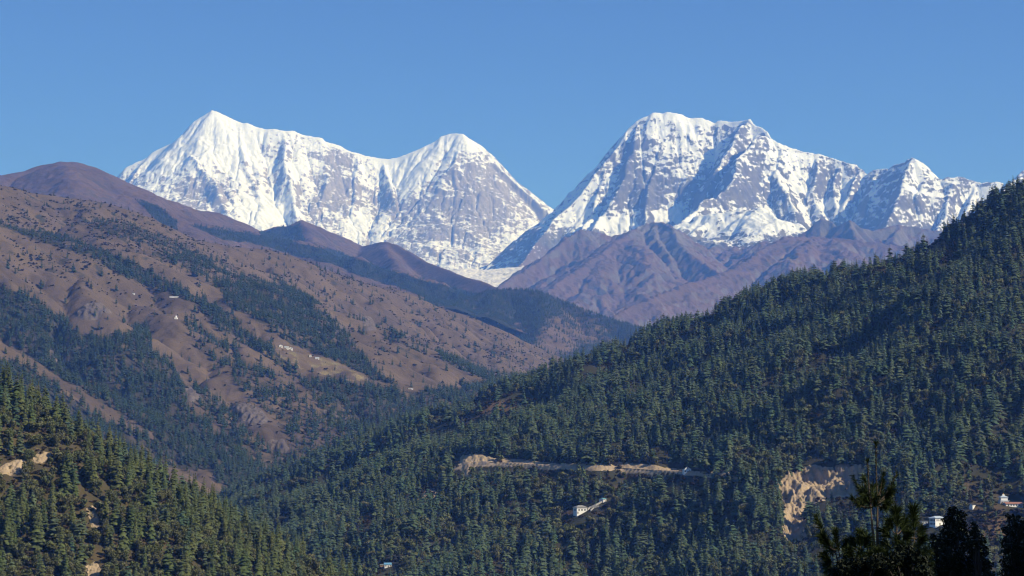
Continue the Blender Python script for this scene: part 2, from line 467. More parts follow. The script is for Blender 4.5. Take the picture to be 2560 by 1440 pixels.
band = fbm(f.gx / 700, f.H / 45, 3, 16)
prior = blobs(f.px, f.py, [(1690, 300, 90, 35, .45), (1700, 350, 60, 60, .22), (1480, 470, 60, 70, .3), (1440, 540, 60, 40, .3), (1545, 570, 45, 22, 1.0), (1500, 560, 40, 20, .3),
                           (1690, 535, 50, 22, .8), (1790, 400, 60, 50, .25), (1990, 450, 60, 40, .5), (1960, 400, 60, 30, .3), (2050, 520, 60, 18, .55), (2110, 500, 16, 35, .7),
                           (1870, 560, 110, 30, .40), (1960, 570, 40, 16, .5), (1780, 550, 40, 14, .4), (1830, 600, 120, 14, .15), (2285, 440, 30, 50, .45), (2410, 520, 70, 50, .25),
                           (2500, 500, 60, 50, .3), (2180, 470, 60, 60, .05), (2290, 540, 40, 20, .3),
                           (1620, 480, 60, 60, -.45), (1560, 460, 25, 80, -.25), (1680, 480, 50, 40, -.25), (1760, 470, 50, 50, -.25), (1650, 590, 80, 18, -.4), (1480, 605, 100, 25, -.55),
                           (1830, 470, 25, 50, -.2), (1880, 490, 50, 30, -.3), (2080, 450, 50, 40, -.2), (2150, 530, 60, 40, -.2), (1760, 610, 60, 25, -.35), (2150, 600, 400, 30, -.6),
                           (2210, 440, 40, 25, -.2), (2270, 400, 25, 10, -.4), (2420, 450, 60, 12, -.3), (1850, 640, 200, 25, -.5), (1320, 630, 70, 50, -.45), (1400, 600, 60, 25, -.25)])
fine_ = fbm(f.gx / 75, f.H / 55, 5, 19, .65)
led = ridged(f.gx / 400, (f.H - 0.25 * f.gx) / 60, 4, 20)
f2_ = fbm(f.gx / 34, f.H / 26, 4, 91, .7)
snow = 0.31 + 0.85 * prior - 0.46 * (f.slope - 1.15) + 0.38 * mid + 0.66 * fine_ + 0.32 * f2_ + 0.38 * strk + 0.26 * band + 0.42 * led + 0.15 * big + 0.015 * np.clip(f.curv, -12, 12)
snow = np.where(snow < 0.5, 0.5 - (0.5 - snow) * 0.62, snow)
cd = linedist(f.px, f.py, [(a_, b_) for a_, b_, _ in crestB])
snow = np.maximum(snow, 1.0 * sstep(8, 2, cd + 4 * mid) * sstep(400, 350, f.py))
rockv = 0.5 + 0.7 * fbm(f.gx / 260, (f.H - 0.3 * f.gx) / 45, 4, 18) + 0.8 * fbm(f.gx / 40, f.H / 90, 4, 83)
brown = sstep(590, 640, f.py + 25 * mid)
zero = np.zeros_like(f.H)
m_snowmt2 = terrain_mat('snow_and_dark_rock', ((0.165, 0.158, 0.155), (0.070, 0.070, 0.075)), SNOW, ((0.15, 0.105, 0.085), (0.10, 0.08, 0.07)), None, lam=55, amp=0.9, w=0.16, bump=14.0)
field_mesh(fB, 'rocky_snow_mountain', m_snowmt2, (snow, brown, zero), rockv)

# 3. brown foothills below the right massif
C_r = [([(1200, 765, 17.2), (1252, 719, 17.6), (1325, 670, 18.1), (1380, 630, 18.4), (1423, 596, 18.6), (1448, 578, 18.7), (1466, 578, 18.8), (1484, 584, 18.8), (1509, 589, 18.8), (1527, 596, 18.8),
         (1545, 593, 18.8), (1570, 583, 18.8), (1591, 573.5, 18.8), (1613, 566, 18.8), (1634, 560, 18.8), (1658, 561, 18.7), (1680, 570, 18.5), (1695, 600, 18.2), (1713, 627, 17.9), (1729, 642, 17.7), (1775, 672, 17.3), (1800, 690, 17.0)], dict(k=(0.85, 1.0))),
       ([(1591, 575, 18.8), (1560, 600, 18.3), (1539, 609, 18.1), (1500, 642, 17.7), (1423, 691, 17.0), (1374, 728, 16.5), (1330, 770, 16.0)], dict(k=0.75, r=40, pin=1)),
       ([(1560, 600, 18.3), (1610, 650, 17.6), (1620, 700, 17.0), (1600, 750, 16.4)], dict(k=0.6, r=60)),
       ([(1634, 562, 18.8), (1640, 600, 18.4), (1670, 640, 17.9), (1690, 690, 17.3)], dict(k=0.9)),
       ([(1500, 642, 17.7), (1490, 700, 17.0), (1470, 740, 16.5), (1440, 780, 15.9)], dict(k=0.55, r=60)),
       ([(2500, 640, 16.4), (2300, 625, 16.8), (2150, 606, 17.0), (2060, 598, 17.1), (2030, 596, 17.1), (1990, 594, 17.0), (1958, 597, 16.9), (1900, 632, 16.6), (1840, 672, 16.2), (1769, 715, 15.8), (1698, 764, 15.3), (1625, 807, 14.8), (1540, 850, 14.3)], dict(k=(0.75, 0.8), r=30, pin=1)),
       ([(1870, 660, 16.4), (1800, 690, 15.9), (1707, 717, 15.3), (1660, 735, 15.0), (1607, 756, 14.7), (1533, 796, 14.3), (1480, 830, 13.9)], dict(k=0.8, r=25, pin=1)),
       ([(2030, 598, 17.1), (2000, 650, 16.3), (1960, 720, 15.4), (1900, 790, 14.6)], dict(k=0.55, r=50)),
       ([(2080, 600, 17.1), (2110, 650, 16.3), (2100, 720, 15.3)], dict(k=0.55, r=50)),
       ([(1985, 600, 18.3), (2030, 572, 18.3), (2048, 552, 18.3), (2068, 552, 18.3), (2085, 571, 18.2), (2110, 562, 18.1), (2126, 553, 18.1), (2150, 571, 18.0), (2180, 582, 18.0), (2240, 566, 18.1), (2300, 572, 18.1), (2400, 590, 18.1), (2560, 610, 18.1)], dict(k=(1.0, 1.3), pin=1)),
       ([(2126, 553, 18.1), (2140, 600, 17.7), (2150, 630, 17.4)], dict(k=1.2)),
       ([(1690, 615, 19.2), (1740, 632, 19.0), (1800, 642, 18.9), (1860, 640, 18.8), (1930, 622, 18.6), (1990, 604, 18.4)], dict(k=0.55, r=60)),
       ([(2245, 566, 18.1), (2235, 600, 17.8), (2240, 640, 17.4)], dict(k=1.1))]
fC = build_field(C_r, -350, 4500, 13600, 19600, 10, k=0.85, L=7000, noise=(110, 400), flute=(40, 110), er=(24, 0.006, 0.04),
                 er2=(3, 0.005, 0.02), fine=(40, 120), crest=22, seed=37, pin=70)
f = fC
n = fbm(f.gx / 160, f.gy / 160, 5, 44)
crag = blobs(f.px, f.py, [(1640, 580, 70, 25, .7), (1690, 620, 40, 30, .6), (1470, 590, 60, 14, .5), (1590, 590, 30, 16, .3), (1380, 640, 60, 16, .25), (2060, 565, 40, 20, .8), (2130, 570, 40, 20, .5),
                           (2250, 590, 70, 25, .5), (1650, 690, 30, 30, .15)])
rock = 0.22 + crag + 0.55 * (f.slope - 0.95) + 0.55 * n
scree = -0.1 + blobs(f.px, f.py, [(1670, 670, 60, 14, .35), (1545, 640, 8, 30, .35), (1590, 640, 14, 20, .4), (1970, 650, 40, 30, .6), (1610, 735, 10, 22, .6), (1700, 690, 60, 20, .25), (1520, 690, 30, 60, .1)]) + 0.3 * fbm(f.gx / 60, f.gy / 200, 4, 47) + 0.06 * np.log10(f.A / 1000 + 1)
snowd = sstep(600, 575, f.py) * (0.25 + 0.9 * n) * sstep(1700, 1650, f.px) * 0.8
m_foot = terrain_mat('brown_alpine_turf', ((0.135, 0.085, 0.066), (0.075, 0.055, 0.05)), SNOW, ((0.16, 0.14, 0.13), (0.075, 0.072, 0.075)), ((0.26, 0.19, 0.14), (0.20, 0.15, 0.12)), lam=60, amp=0.8, w=0.25, bump=16.0)
field_mesh(fC, 'brown_foothill', m_foot, (snowd, rock, scree), 0.5 + 0.8 * fbm(f.gx / 500, f.gy / 500, 4, 45))

# the rubble covered glacier in the gap between the peaks
G_r = [([(1040, 690, 20.9), (1090, 684, 20.8), (1124, 677, 20.7), (1162, 673, 20.6), (1217, 676, 20.5), (1235, 674, 20.5), (1276, 670, 20.4), (1325, 667, 20.3), (1390, 650, 20.3), (1460, 640, 20.3)], dict(k=(0.45, 0.30), L=9000)),
       ([(1180, 676, 20.5), (1215, 698, 20.1), (1240, 716, 19.7), (1255, 735, 19.3)], dict(k=0.30))]
fGl = build_field(G_r, -1300, 900, 18600, 21600, 8, k=0.3, noise=(10, 200), flute=(0, 80), er=(6, 0.003, 0.1), er2=(2, 0.002, 0.05), fine=(13, 60), crest=8, seed=51, pin=40)
f = fGl
n = fbm(f.gx / 120, f.gy / 120, 5, 52)
field_mesh(fGl, 'glacier', terrain_mat('glacier_ice', ((0.42, 0.41, 0.40), (0.30, 0.30, 0.31)), ((0.74, 0.74, 0.74), (0.58, 0.58, 0.60)), None, None, lam=40, amp=0.9, w=0.3), (0.75 + 0.6 * n, f.H * 0, f.H * 0), 0.5 + n)

# 4. the purple brown dome on the left and its long ridge
D_r = [([(-120, 470, 10.6), (0, 440, 10.8), (60, 430, 10.9), (110, 412, 11.0), (150, 405, 11.0), (190, 407, 11.0), (225, 417, 11.0), (255, 432, 11.1), (280, 443, 11.2), (320, 464, 11.4), (351, 485, 11.6), (386, 499, 11.8),
         (422, 503, 12.0), (450, 515, 12.2), (492, 527, 12.4), (535, 532, 12.6), (570, 550, 12.8), (611, 573, 13.0), (648, 584, 13.2), (690, 590, 13.4)], dict(k=0.62, r=60)),
       ([(640, 600, 14.2), (667, 574, 14.2), (691, 567, 14.2), (717, 567, 14.2), (738, 560, 14.2), (755, 550, 14.2), (771, 557, 14.2), (799, 567, 14.2), (824, 580, 14.2), (867, 597, 14.3), (905, 616, 14.3), (920, 612, 14.2), (946, 606, 14.1), (967, 605, 14.0),
         (990, 612, 13.9), (1019, 628, 13.7), (1048, 647, 13.5), (1089, 666, 13.2), (1124, 679, 13.0), (1159, 693, 12.8), (1194, 702, 12.6), (1217, 711, 12.4), (1245, 722, 12.2), (1300, 750, 12.0)], dict(k=0.8, r=20, pin=1)),
       ([(150, 405, 11.0), (170, 450, 10.4), (200, 500, 9.8)], dict(k=0.45, r=60)),
       ([(350, 485, 11.6), (400, 530, 11.0), (459, 546, 10.6), (490, 570, 10.4), (530, 600, 10.2), (580, 640, 10.0)], dict(k=0.6, r=40)),
       ([(755, 552, 14.2), (770, 590, 13.6), (800, 620, 13.0)], dict(k=0.7)),
       ([(960, 606, 14.0), (975, 640, 13.4), (1000, 670, 12.8)], dict(k=0.7)),
       ([(570, 550, 12.8), (600, 580, 12.2), (650, 592, 11.8), (740, 612, 11.5), (810, 627, 11.3), (900, 657, 11.0), (1000, 690, 10.8), (1100, 714, 10.6), (1180, 740, 10.4), (1260, 800, 10.1)], dict(k=(0.7, 0.55), r=20)),
       ([(740, 612, 11.5), (800, 650, 11.0), (860, 690, 10.6)], dict(k=0.5, r=40)), ([(1000, 690, 10.8), (1030, 730, 10.4), (1060, 780, 10.0)], dict(k=0.5, r=30))]
fD = build_field(D_r, -3000, 300, 9200, 15000, 8, k=0.6, L=8000, noise=(60, 380), flute=(26, 100), er=(30, 0.006, 0.12), er2=(3, 0.005, 0.04), fine=(11, 70), crest=2.5, seed=61, pin=80)
f = fD
n = fbm(f.gx / 160, f.gy / 160, 5, 64)
FOREST_D = [[(470, 560), (560, 575), (650, 590), (740, 608), (820, 622), (900, 650), (1000, 685), (1100, 710), (1250, 745), (1300, 830), (1200, 840), (1100, 760), (1000, 720), (900, 690), (830, 660), (740, 640), (640, 610), (560, 600)],
            [(640, 585), (700, 566), (735, 563), (750, 556), (760, 600), (700, 606), (660, 596)], [(340, 500), (400, 520), (450, 560), (430, 590), (380, 540)]]
fm = np.zeros(f.H.shape)
for pl in FOREST_D: fm = np.maximum(fm, inpoly(f.px + 18 * n, f.py + 12 * n, pl) * 1.0)
f.forest = fm
rock = 0.22 + 0.6 * (f.slope - 0.6) + 0.6 * n + 0.3 * fbm(f.gx / 50, f.gy / 50, 4, 66)
m_dome = terrain_mat('purple_brown_turf', ((0.128, 0.085, 0.066), (0.064, 0.046, 0.043)), ((0.030, 0.034, 0.026), (0.02, 0.025, 0.02)), ((0.09, 0.072, 0.062), (0.05, 0.042, 0.04)), None, lam=50, amp=0.8, w=0.25, bump=9.0)
field_mesh(fD, 'dome_hill', m_dome, (fm * 0.9, rock, f.H * 0), 0.5 + 1.0 * fbm(f.gx / 350, f.gy / 350, 4, 65))

# 5. the dark wooded hill in the middle
E_r = [([(950, 760, 9.0), (1050, 750, 9.4), (1120, 760, 9.8), (1180, 745, 10.0), (1230, 727, 10.1), (1260, 724, 10.1), (1300, 724, 10.1), (1340, 730, 10.0), (1380, 748, 10.0), (1420, 762, 9.9), (1470, 780, 9.8), (1500, 791, 9.7), (1550, 807, 9.6), (1590, 818, 9.5), (1660, 850, 9.3), (1750, 900, 9.0)], dict(k=0.62, r=40)),
       ([(1240, 726, 10.1), (1225, 770, 9.7), (1200, 820, 9.3), (1230, 880, 8.9)], dict(k=0.6, r=25)), ([(1350, 735, 10.0), (1360, 790, 9.5), (1350, 850, 9.0), (1330, 910, 8.6)], dict(k=0.5, r=30)),
       ([(1480, 784, 9.8), (1480, 830, 9.4), (1460, 890, 8.9)], dict(k=0.5, r=30)), ([(1100, 758, 9.6), (1130, 800, 9.2), (1180, 850, 8.8)], dict(k=0.5, r=30))]
fE = build_field(E_r, -700, 900, 7800, 11000, 6, k=0.6, noise=(30, 250), flute=(14, 90), er=(25, 0.006, 0.12), er2=(5, 0.004, 0.1), fine=(2, 40), crest=1, seed=71, pin=50)
f = fE
n = fbm(f.gx / 110, f.gy / 110, 5, 74)
fm = 0.90 - 0.85 * blobs(f.px, f.py, [(1400, 850, 60, 50, .75), (1480, 830, 60, 30, .45), (1360, 870, 40, 30, .4), (1420, 790, 50, 25, .3), (1170, 790, 60, 25, .3), (950, 700, 60, 40, .6)]) + 0.55 * n
f.forest = fm
m_dark = terrain_mat('dry_grass_and_scrub', ((0.135, 0.095, 0.066), (0.085, 0.062, 0.048)), ((0.035, 0.04, 0.03), (0.025, 0.028, 0.022)), None, None, lam=30, amp=0.8, w=0.3)
field_mesh(fE, 'wooded_hill', m_dark, (fm * 0.9, f.H * 0, f.H * 0), 0.5 + n)

# 6. the long bare slope on the left with its spurs
F_r = [([(-200, 420, 5.6), (-80, 446, 5.8), (0, 466, 5.9), (50, 477, 6.0), (100, 487, 6.0), (150, 494, 6.1), (200, 499, 6.1), (260, 509, 6.2), (330, 532, 6.3), (400, 566, 6.4), (470, 596, 6.5), (560, 616, 6.6), (610, 621, 6.7), (660, 623, 6.8), (700, 633, 6.9), (750, 653, 7.0),
         (800, 671, 7.1), (850, 686, 7.15), (900, 706, 7.2), (940, 721, 7.3), (970, 719, 7.4), (1000, 729, 7.45), (1050, 756, 7.5), (1100, 771, 7.55), (1150, 786, 7.6), (1200, 806, 7.65), (1240, 826, 7.7), (1280, 861, 7.75), (1310, 881, 7.8), (1350, 906, 7.85), (1400, 942, 7.9), (1480, 1000, 7.9)], dict(k=0.62, r=50)),
       ([(-150, 520, 5.0), (0, 562, 5.1), (80, 600, 5.1), (160, 618, 5.1), (240, 645, 5.1), (300, 680, 5.1), (380, 717, 5.1), (449, 744, 5.1), (480, 753, 5.1), (508, 778, 5.1), (535, 806, 5.1), (574, 833, 5.1), (624, 861, 5.1), (672, 892, 5.1), (713, 922, 5.1), (730, 939, 5.1), (760, 972, 5.1), (790, 1007, 5.1), (830, 1050, 5.1), (865, 1090, 5.05), (920, 1150, 5.0), (1000, 1240, 4.9)], dict(k=(0.7, 0.62), r=25)),
       ([(300, 720, 4.95), (380, 785, 4.8), (440, 797, 4.75), (475, 835, 4.7), (500, 870, 4.7), (560, 915, 4.7), (640, 985, 4.7), (700, 1040, 4.68), (740, 1090, 4.65), (800, 1160, 4.6), (880, 1250, 4.5)], dict(k=(0.7, 0.6), r=15)),
       ([(420, 890, 4.55), (455, 930, 4.5), (500, 965, 4.5), (550, 1000, 4.5), (600, 1050, 4.48), (660, 1120, 4.45), (700, 1180, 4.4), (760, 1260, 4.3)], dict(k=0.65, r=15)),
       ([(380, 717, 5.1), (375, 800, 4.8), (390, 850, 4.65), (420, 890, 4.55)], dict(k=0.5, r=20)),
       ([(200, 640, 5.1), (220, 720, 4.85), (235, 790, 4.6), (300, 860, 4.4), (380, 950, 4.25), (440, 1020, 4.15), (500, 1090, 4.05), (560, 1160, 3.95), (600, 1210, 3.9)], dict(k=0.6, r=15)),
       ([(-120, 790, 3.9), (0, 860, 3.95), (60, 893, 4.0), (150, 952, 4.0), (250, 1012, 4.0), (320, 1047, 4.0), (375, 1067, 4.0), (430, 1120, 3.95), (520, 1200, 3.85), (600, 1280, 3.75)], dict(k=(0.75, 0.6), r=8)),
       ([(120, 935, 4.0), (170, 1010, 3.85), (240, 1090, 3.7), (300, 1160, 3.6)], dict(k=0.55, r=15)),
       ([(660, 625, 6.8), (690, 690, 6.4), (730, 740, 6.2), (780, 790, 6.05), (830, 840, 5.95), (890, 890, 5.9), (960, 945, 5.85), (1040, 1000, 5.8), (1120, 1060, 5.75), (1200, 1120, 5.7)], dict(k=(0.7, 0.6), r=25)),
       ([(560, 620, 6.6), (580, 690, 6.2), (620, 740, 5.95), (650, 800, 5.7), (700, 860, 5.55), (780, 920, 5.45), (860, 960, 5.4), (960, 1010, 5.35), (1060, 1080, 5.3)], dict(k=0.55, r=40)),
       ([(400, 568, 6.4), (430, 620, 6.0), (470, 660, 5.75), (520, 700, 5.55), (560, 750, 5.4)], dict(k=0.5, r=30)),
       ([(940, 722, 7.3), (990, 790, 6.9), (1060, 850, 6.6), (1130, 890, 6.5), (1210, 930, 6.4), (1290, 980, 6.3)], dict(k=0.5, r=40)),
       ([(1150, 788, 7.6), (1200, 850, 7.2), (1260, 900, 7.0), (1330, 950, 6.8)], dict(k=0.5, r=40)),
       ([(330, 1170, 3.5), (430, 1165, 3.75), (485, 1160, 3.8), (510, 1195, 3.72), (545, 1235, 3.62), (590, 1290, 3.5)], dict(k=0.5, r=8)),
       ([(200, 500, 6.1), (230, 560, 5.7), (270, 610, 5.4)], dict(k=0.45, r=40))]
fF = build_field(F_r, -2100, 420, 3100, 8600, 5, k=0.6, L=8000, noise=(42, 260), flute=(18, 70), er=(36, 0.009, 0.12), er2=(5, 0.007, 0.06), fine=(4.5, 50), crest=0.6, seed=81, pin=60)

# 7. the wooded hill on the right
G_cr = [(2760, 350, 2.5), (2640, 440, 2.55), (2560, 510, 2.6), (2500, 548, 2.65), (2440, 580, 2.7), (2380, 603, 2.72), (2300, 620, 2.75), (2250, 643, 2.78), (2200, 654, 2.8), (2140, 668, 2.8), (2100, 674, 2.82), (2050, 688, 2.85), (2000, 700, 2.88), (1950, 728, 2.9), (1900, 750, 2.92), (1850, 774, 2.95), (1800, 782, 2.98),
        (1750, 800, 3.0), (1700, 812, 3.0), (1650, 834, 3.0), (1600, 850, 3.02), (1550, 860, 3.05), (1500, 884, 3.08), (1450, 908, 3.1), (1400, 928, 3.12), (1350, 940, 3.15), (1300, 960, 3.2), (1250, 988, 3.2), (1200, 998, 3.2), (1150, 1012, 3.2), (1100, 1033, 3.2), (1050, 1050, 3.2), (1000, 1062, 3.2), (950, 1085, 3.2), (900, 1106, 3.2), (850, 1135, 3.2),
        (800, 1160, 3.2), (750, 1186, 3.2), (700, 1220, 3.2), (650, 1246, 3.2), (600, 1270, 3.2), (560, 1288, 3.2), (530, 1300, 3.2), (450, 1352, 3.15), (350, 1430, 3.1), (250, 1510, 3.1)]
G_r = [(G_cr, dict(k=(0.55, 0.42), r=25)),
       ([(2250, 648, 2.78), (2210, 740, 2.64), (2150, 850, 2.52), (2100, 960, 2.42), (2080, 1060, 2.34), (2060, 1140, 2.27), (1990, 1200, 2.22), (1910, 1300, 2.12), (1850, 1400, 2.0)], dict(k=(0.50, 0.42), r=25)),
       ([(2640, 440, 2.55), (2720, 640, 2.36), (2760, 860, 2.16), (2790, 1080, 1.96), (2810, 1280, 1.8), (2830, 1480, 1.65)], dict(k=(0.45, 0.66), r=20)),
       ([(1700, 812, 3.0), (1680, 920, 2.85), (1650, 1020, 2.7), (1640, 1120, 2.58), (1600, 1220, 2.45), (1560, 1320, 2.35), (1500, 1440, 2.2)], dict(k=(0.34, 0.52), r=30)),
       ([(1300, 960, 3.2), (1280, 1040, 3.05), (1240, 1120, 2.9), (1160, 1150, 2.85), (1100, 1230, 2.72), (1050, 1320, 2.6), (1000, 1420, 2.45)], dict(k=(0.34, 0.58), r=25)),
       ([(1960, 726, 2.9), (1930, 860, 2.7), (1900, 980, 2.55), (1850, 1090, 2.42), (1800, 1180, 2.35)], dict(k=(0.34, 0.5), r=30)),
       ([(950, 1085, 3.2), (900, 1180, 3.05), (840, 1270, 2.9), (800, 1360, 2.75), (760, 1440, 2.6)], dict(k=(0.36, 0.66), r=20)),
       ([(1640, 1120, 2.58), (1740, 1180, 2.4), (1800, 1260, 2.3), (1780, 1360, 2.15), (1700, 1460, 2.0)], dict(k=(0.32, 0.46), r=30))]
# the traced line runs just under the tree tops: the ground lies lower
G_r[0] = ([(a_, b_ + 12 + 60 * max(0, a_ - 2200) / 360, c_) for a_, b_, c_ in G_cr], G_r[0][1])
fG = build_field(G_r, -700, 1150, 1300, 4200, 4, k=0.45, L=9000, noise=(40, 240), flute=(14, 60), er=(28, 0.008, 0.16), er2=(5, 0.006, 0.1), fine=(2.0, 30), crest=0.2, seed=91, pin=30)

# 8. the near hill at the lower left
H_r = [([(-160, 830, 1.36), (-60, 905, 1.36), (0, 985, 1.36), (40, 1012, 1.36), (80, 1045, 1.355), (120, 1080, 1.35), (135, 1115, 1.35), (180, 1135, 1.345), (230, 1155, 1.34), (280, 1182, 1.335), (330, 1200, 1.33), (380, 1222, 1.325), (430, 1255, 1.32), (480, 1280, 1.315), (510, 1315, 1.31), (550, 1340, 1.305), (600, 1375, 1.30), (650, 1408, 1.295), (700, 1445, 1.29), (760, 1495, 1.28), (850, 1565, 1.27)], dict(k=(0.62, 0.6), r=6)),
       ([(80, 1045, 1.355), (70, 1130, 1.315), (40, 1230, 1.27)], dict(k=0.5, r=6)), ([(330, 1200, 1.33), (300, 1290, 1.285), (250, 1390, 1.24)], dict(k=0.5, r=6)), ([(510, 1315, 1.31), (480, 1390, 1.275), (440, 1480, 1.23)], dict(k=0.5, r=6))]
H_r = [([(a_, b_ + 44 + max(0, a_) * .02 + max(0, a_ - 200) * .16, c_) for a_, b_, c_ in pts_], op_) for pts_, op_ in H_r]
fH = build_field(H_r, -460, 20, 850, 1750, 1.5, k=0.55, noise=(3, 50), flute=(1.5, 20), er=(20, 0.006, 0.2), er2=(4, 0.005, 0.15), fine=(0.4, 10), crest=0.1, seed=101, pin=15)

#@@COVER
def hit(f, x, y):
    """First ground point of field f on the ray of photo pixel (x, y)."""
    p = P(x, y, 1000.0)
    D = np.arange(f.y0 + f.dx, f.y0 + f.dx * (f.ny - 2), f.dx * 0.5)
    X = p[0] * D / 1000; Z = p[2] * D / 1000
    inside = (X > f.x0) & (X < f.x0 + f.dx * (f.nx - 2))
    h = f.sample(X, D)
    w = np.where(inside & (h >= Z))[0]
    i = w[0] if len(w) else len(D) - 1
    return np.array([X[i], D[i], h[i]])

# --- left slope: terraces, forest plan
f = fF
nF = fbm(f.gx / 90, f.gy / 90, 5, 84)
nF2 = fbm(f.gx / 30, f.gy / 30, 4, 88)
TERR = [(690, 862), (740, 868), (790, 888), (850, 908), (905, 934), (930, 952), (880, 958), (800, 940), (740, 915), (700, 892)]
tm = inpoly(f.px, f.py, TERR)
q = 4.0
f.H = np.where(tm, np.floor(f.H / q) * q + q * sstep(0.7, 1.0, (f.H / q) % 1.0), f.H)
update(f)
FOREST_F = [([(0, 715), (60, 735), (150, 790), (200, 830), (270, 850), (330, 835), (385, 800), (395, 850), (380, 885), (420, 905), (440, 930), (470, 1010), (560, 1090), (640, 1160), (690, 1200), (640, 1260), (560, 1250), (430, 1150), (380, 1080), (250, 1005), (150, 945), (60, 885), (0, 850)], .92),
            ([(0, 900), (60, 910), (150, 975), (250, 1045), (380, 1095), (500, 1160), (590, 1260), (500, 1290), (440, 1170), (380, 1180), (300, 1200), (130, 1130), (0, 1020)], .9),
            ([(0, 560), (60, 575), (130, 580), (230, 615), (330, 655), (430, 710), (520, 755), (600, 815), (680, 872), (720, 905), (760, 950), (800, 1000), (850, 1060), (800, 1010), (740, 945), (700, 915), (620, 866), (560, 838), (500, 778), (480, 755), (380, 722), (300, 688), (220, 640), (120, 612), (0, 566)], .85),
            ([(640, 700), (720, 735), (780, 790), (850, 845), (900, 880), (945, 930), (1000, 965), (930, 950), (900, 935), (850, 908), (790, 885), (740, 865), (690, 840), (640, 800), (560, 760), (560, 720)], .75),
            ([(690, 695), (740, 720), (800, 770), (860, 830), (900, 880), (930, 930), (890, 900), (830, 840), (760, 770), (700, 720)], .7),
            ([(780, 945), (900, 962), (1050, 980), (1150, 975), (1230, 950), (1290, 945), (1330, 955), (1220, 1010), (1000, 1080), (860, 1130), (820, 1060), (780, 1000)], .78),
            ([(960, 800), (1010, 860), (1080, 880), (1040, 880), (980, 850)], .35), ([(1090, 880), (1150, 905), (1250, 950), (1200, 950), (1110, 905)], .5),
            ([(440, 800), (480, 800), (560, 870), (620, 920), (700, 1000), (760, 1080), (800, 1140), (740, 1130), (690, 1050), (610, 980), (540, 910), (470, 860)], .45),
            ([(470, 950), (560, 1010), (640, 1090), (720, 1180), (680, 1200), (590, 1120), (500, 1020)], .6), ([(560, 860), (640, 900), (720, 960), (800, 1050), (850, 1110), (800, 1130), (720, 1060), (640, 980), (570, 920)], .4), ([(640, 1140), (760, 1120), (860, 1120), (800, 1220), (640, 1290)], .6),
            ([(230, 540), (330, 560), (420, 600), (520, 640), (560, 700), (480, 690), (400, 640), (300, 600), (230, 570)], .4),
            ([(500, 660), (600, 690), (700, 740), (760, 790), (700, 800), (600, 760), (520, 710)], .35)]
def forestF(x, y, n):
    d = np.full(x.shape, 0.028)
    for pl, v in FOREST_F: d = np.maximum(d, v * inpoly(x + 14 * n, y + 9 * n, pl))
    ter = inpoly(x, y, TERR) | inpoly(x, y, [(375, 800), (440, 800), (480, 850), (500, 900), (470, 930), (420, 900), (380, 870)]) | inpoly(x, y, [(385, 1170), (520, 1175), (580, 1255), (480, 1275), (400, 1210)])
    return np.where(ter, 0.006, d)
fm = forestF(f.px, f.py, nF)
red = blobs(f.px, f.py, [(700, 700, 60, 30, .7), (770, 780, 60, 40, .8), (820, 830, 40, 40, .6), (560, 700, 60, 30, .4)])
shr = blobs(f.px, f.py, [(150, 540, 200, 60, .35), (400, 610, 150, 50, .3), (200, 680, 120, 40, .3), (1050, 850, 100, 40, .15), (900, 700, 100, 30, .15), (850, 650, 60, 10, .3), (1250, 900, 90, 40, .15)])
rock = 0.0 + 0.55 * (f.slope - .95) + 0.35 * nF + blobs(f.px, f.py, [(620, 1040, 45, 28, .75), (620, 1035, 20, 12, .3), (240, 770, 50, 25, .45), (130, 890, 14, 14, .8), (830, 805, 30, 20, .5), (870, 850, 30, 12, .4), (470, 985, 40, 20, .3), (820, 1040, 30, 20, .5), (690, 1120, 40, 20, .4), (920, 810, 20, 10, .4)])
scrub = 0.10 + 0.62 * fm + shr * (0.5 + 1.6 * nF2) + 0.40 * nF + 0.55 * nF2 - 0.9 * tm
grn = tm * (0.55 + 0.7 * nF2) - 0.2
m_slope = terrain_mat('dry_brown_grass', ((0.146, 0.105, 0.069), (0.073, 0.055, 0.043)), ((0.040, 0.044, 0.032), (0.06, 0.048, 0.034)), ((0.20, 0.165, 0.15), (0.085, 0.072, 0.07)), ((0.15, 0.14, 0.07), (0.27, 0.20, 0.11)), lam=26, amp=0.8, w=0.28, bump=3.0)
var = 0.5 + 1.0 * fbm(f.gx / 160, f.gy / 220, 4, 85) - 0.5 * red + 0.05 * np.clip(-f.curv, -4, 4)
field_mesh(fF, 'bare_hillside', m_slope, (scrub, rock, grn), var)

# --- right hill: road bench, landslide scar, small terraces
f = fG
SCAR = [(1935, 1218), (1960, 1192), (2030, 1168), (2075, 1176), (2110, 1165), (2165, 1172), (2150, 1236), (2080, 1238), (2030, 1245), (2012, 1300), (2020, 1340), (1968, 1356), (1955, 1300), (1975, 1255)]
sm = inpoly(f.px, f.py, SCAR) * 1.0
for _ in range(3):
    sp_ = np.pad(sm, 1, mode='edge'); sm = (sp_[:-2, 1:-1] + sp_[2:, 1:-1] + sp_[1:-1, :-2] + sp_[1:-1, 2:] + 4 * sm) / 8
f.H = f.H - sm * (9 + 5 * ridged(f.gx / 22, f.gy / 60, 3, 200) + 2.0 * ridged(f.gx / 8, f.gy / 14, 3, 201))
ROAD = [(1146, 1166), (1165, 1152), (1200, 1151), (1260, 1156), (1330, 1163), (1400, 1168), (1500, 1172), (1560, 1169), (1620, 1173), (1700, 1181), (1760, 1187), (1830, 1191), (1900, 1196), (1945, 1205)]
rp = np.array([hit(f, a, b) for a, b in ROAD])
k3 = np.array([.25, .5, .25])
for _ in range(3): rp[1:-1, 1:] = (rp[:-2, 1:] + 2 * rp[1:-1, 1:] + rp[2:, 1:]) / 4
dr = np.full(f.H.shape, 1e9); zr = np.zeros(f.H.shape)
